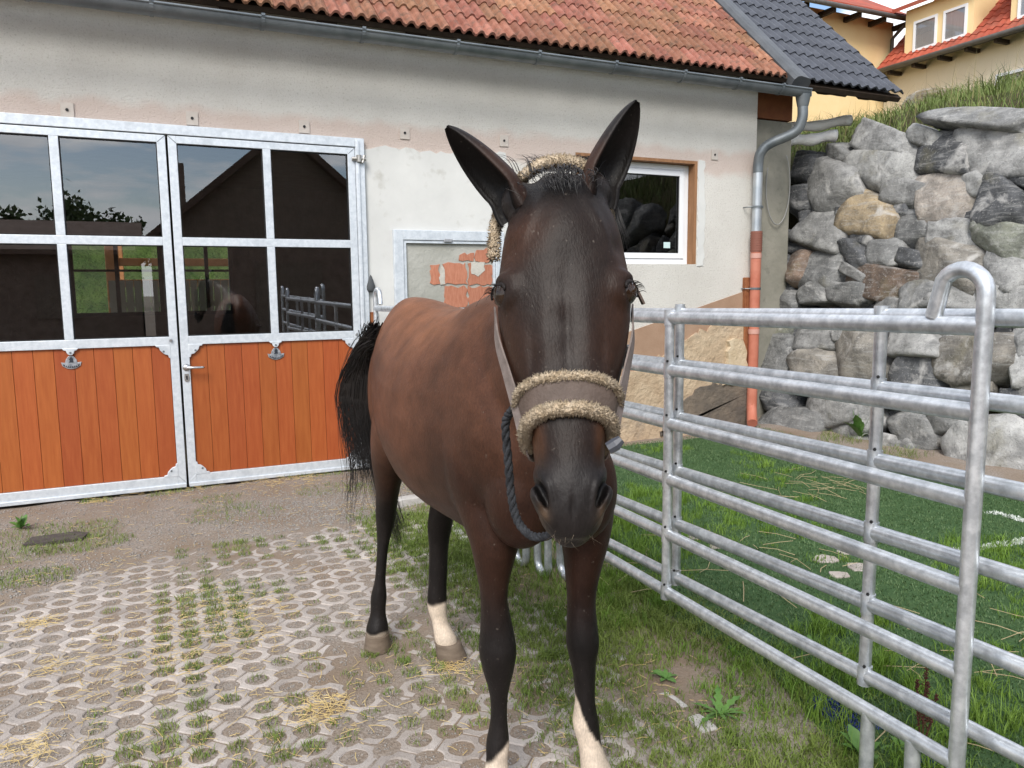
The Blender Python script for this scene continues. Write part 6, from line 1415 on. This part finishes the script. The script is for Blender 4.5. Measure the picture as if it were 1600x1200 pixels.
# grit and gravel
n = 34000; a = sr.uniform(size=n); x = np.where(a < .45, sr.normal(1.05, .55, n), sr.uniform(-1.6, 1.9, n)); y = np.where(a < .45, sr.normal(-1.15, .32, n), sr.uniform(-2.2, -.1, n))
m_ = sr.uniform(size=n) < .55; xg = sr.uniform(-1.4, 1.4, n); yg = sr.uniform(-5.2, -1.6, n); x = np.where(m_, xg, x); y = np.where(m_, yg, y); k = (y < -.08); x, y = x[k], y[k]; n = len(x)
# in the paving, grit lies in the openings
inp = paved(x, y); ci = np.round((x - .03) / PP) * PP + .03; cj = np.round(y / PP) * PP; x = np.where(inp, ci + np.clip(sr.normal(size=n) * .018, -.034, .034), x); y = np.where(inp, cj + np.clip(sr.normal(size=n) * .018, -.034, .034), y)
s = np.where(paved(x, y), sr.uniform(.0018, .0045, n), sr.uniform(.0022, .0075, n)); base = np.array([[1, 0, 0], [-1, 0, 0], [0, 1, 0], [0, -1, 0], [0, 0, .7], [0, 0, -.7]]); 
J = 1 + .35 * sr.normal(size=(n, 6, 1)); an = sr.uniform(0, 6.28, n); Rz = np.stack([np.stack([np.cos(an), -np.sin(an), 0 * an], 1), np.stack([np.sin(an), np.cos(an), 0 * an], 1), np.stack([0 * an, 0 * an, 1 + 0 * an], 1)], 1)
Vp = np.einsum('nij,nkj->nki', Rz, base[None] * J) * s[:, None, None] + np.stack([x, y, gz(x, y) + s * .25], 1)[:, None, :]
oc = np.array([[0, 2, 4], [2, 1, 4], [1, 3, 4], [3, 0, 4], [2, 0, 5], [1, 2, 5], [3, 1, 5], [0, 3, 5]]); T_ = (np.arange(n)[:, None, None] * 6 + oc[None]).reshape(-1, 3)
GRAV = mat('gravel', (0.20, 0.185, 0.17), (0.37, 0.345, 0.32), scale=55, lo=.35, hi=.65, rough=.9, third=((0.11, 0.105, 0.10), 80, .55, .7))
tag(ob('gravel', tri_mesh('gravel', Vp.reshape(-1, 3), T_), GRAV), 'loose grey gravel on the bare ground and in the paving openings', 'gravel', kind='stuff')

# individual plants
WEED = mat('weed_leaf', (0.060, 0.15, 0.025), (0.11, 0.21, 0.05), scale=20, rough=.5, spec=.35)
def leaf_mesh(ln, wd, jag=0.0, nseg=8):
    V = []; F = []
    for i in range(nseg + 1):
        t = i / nseg; w_ = wd * (math.sin(math.pi * min(1, t * .92 + .06)) ** .8) * (1 - jag * (i % 2)); V += [(-w_, t * ln, .10 * ln * math.sin(t * 2.6) + w_ * .25), (0, t * ln, .10 * ln * math.sin(t * 2.6)), (w_, t * ln, .10 * ln * math.sin(t * 2.6) + w_ * .25)]
    for i in range(nseg): F += [(3 * i, 3 * i + 1, 3 * i + 4, 3 * i + 3), (3 * i + 1, 3 * i + 2, 3 * i + 5, 3 * i + 4)]
    return mesh('leaf', V, F, True)
def rosette(px, py, n, ln, wd, jag, label, seed, up=.35):
    rr = random.Random(seed); x, y = gpt(px, py); root = empty('weed_plant', (x, y, float(gz(x, y)) + .004)); tag(root, label, 'plant'); me = leaf_mesh(ln, wd, jag)
    for k in range(n):
        o = ob('leaf', me, WEED, root); s = rr.uniform(.6, 1.1); o.scale = (s, s, s); o.rotation_euler = (rr.uniform(.1, 1) * up, rr.uniform(-.2, .2), 6.283 * k / n + rr.uniform(-.3, .3))
rosette(1125, 1118, 11, .125, .016, .55, 'dandelion rosette with jagged leaves in the grass beside the fence foot', 1, .3)
rosette(1350, 1185, 9, .10, .024, .15, 'broad leaved weed at the foot of the fence leg', 2, .9)
rosette(1415, 1180, 8, .09, .020, .15, 'small leafy weed under the lowest rail near the hooped post', 3, .9)
rosette(33, 828, 10, .09, .022, .1, 'small upright leafy weed on the bare ground by the door', 4, 1.5)
rosette(1040, 1060, 9, .06, .015, .3, 'low weed growing against the kerb stones', 5, .4)
rosette(1345, 695, 14, .30, .05, .2, 'bushy weed at the foot of the boulders', 6, 1.3)
rosette(1265, 1010, 8, .07, .016, .3, 'low leafy weed beneath the lowest rail', 8, .5)
# dock plant with rusty seed heads
x, y = gpt(1440, 1172); dock_ = empty('dock_plant', (x, y, 0.01)); tag(dock_, 'dock plant with rusty brown seed heads between the two rails', 'plant')
DOCK = mat('dock_seed', (0.050, 0.014, 0.010), (0.085, 0.028, 0.018), scale=60, rough=.9)
dr = np.random.default_rng(3)
for (lx, ly, hh) in ((0, 0, .30), (.025, .01, .22), (-.03, .01, .24), (.045, -.01, .18)):
    q = MB(); q.tube([(0, 0, 0), (lx * .6, ly, hh * .5), (lx, ly, hh)], [.003, .0025, .001], 6); st_ = q.build('stem', DOCK, dock_)
    n = 130; t = dr.uniform(.35, 1, n); c = np.stack([lx * t, ly * t, hh * t], 1) + dr.normal(size=(n, 3)) * np.array([.008, .008, .004]) * (1.25 - t)[:, None]; s = dr.uniform(.002, .005, n)
    Vq = (base[None] * s[:, None, None] + c[:, None, :]).reshape(-1, 3); ob('seed_head', tri_mesh('seed_head', Vq, (np.arange(n)[:, None, None] * 6 + oc[None]).reshape(-1, 3)), DOCK, dock_, kind='stuff')
# flat slabs showing through the grass beyond the fence, dark cover in the grass by the door
slr = random.Random(9)
for k, (a, b, r_) in enumerate([(1290, 880, .08), (1325, 868, .07), (1345, 893, .085), (1310, 905, .06), (1090, 845, .07), (1120, 860, .06)]):
    x, y = gpt(a, b); q = MB(); q.prism([(r_ * slr.uniform(.7, 1.1) * math.cos(t), r_ * slr.uniform(.6, 1.0) * math.sin(t)) for t in np.linspace(0, 2 * math.pi, 8)[:-1]], 'z', -0.03, 0.016); o = q.build('paving_slab', CONC, paving, bevel=.004); o.location = (x, y, 0.012)
x, y = gpt(88, 843); q = MB(); q.prism([(-.17, -.07), (.15, -.08), (.18, .02), (.10, .09), (-.14, .08)], 'z', -.03, .002); o = q.build('cover_slab', mat('dark_cover', (0.055, 0.045, 0.042), (0.085, 0.072, 0.066), scale=14, rough=.9, bump=.5)); o.location = (x, y, .012); tag(o, 'dark flat cover slab lying in the grass patch by the door', 'slab')
x, y = gpt(650, 787); o = MB().box(-.16, .16, -.045, .045, -.05, .06).build('stone_block', KERBC, bevel=.01); o.location = (x, y, .0); o.rotation_euler = (0, 0, .1); tag(o, 'pale stone block lying on the ground behind the horse belly', 'block')
for k, (a, b, r_) in enumerate([(298, 888, .035), (160, 985, .022), (185, 950, .018), (320, 868, .02)]):
    x, y = gpt(a, b); rr = np.random.default_rng(k); P_ = ICO_V[:0];
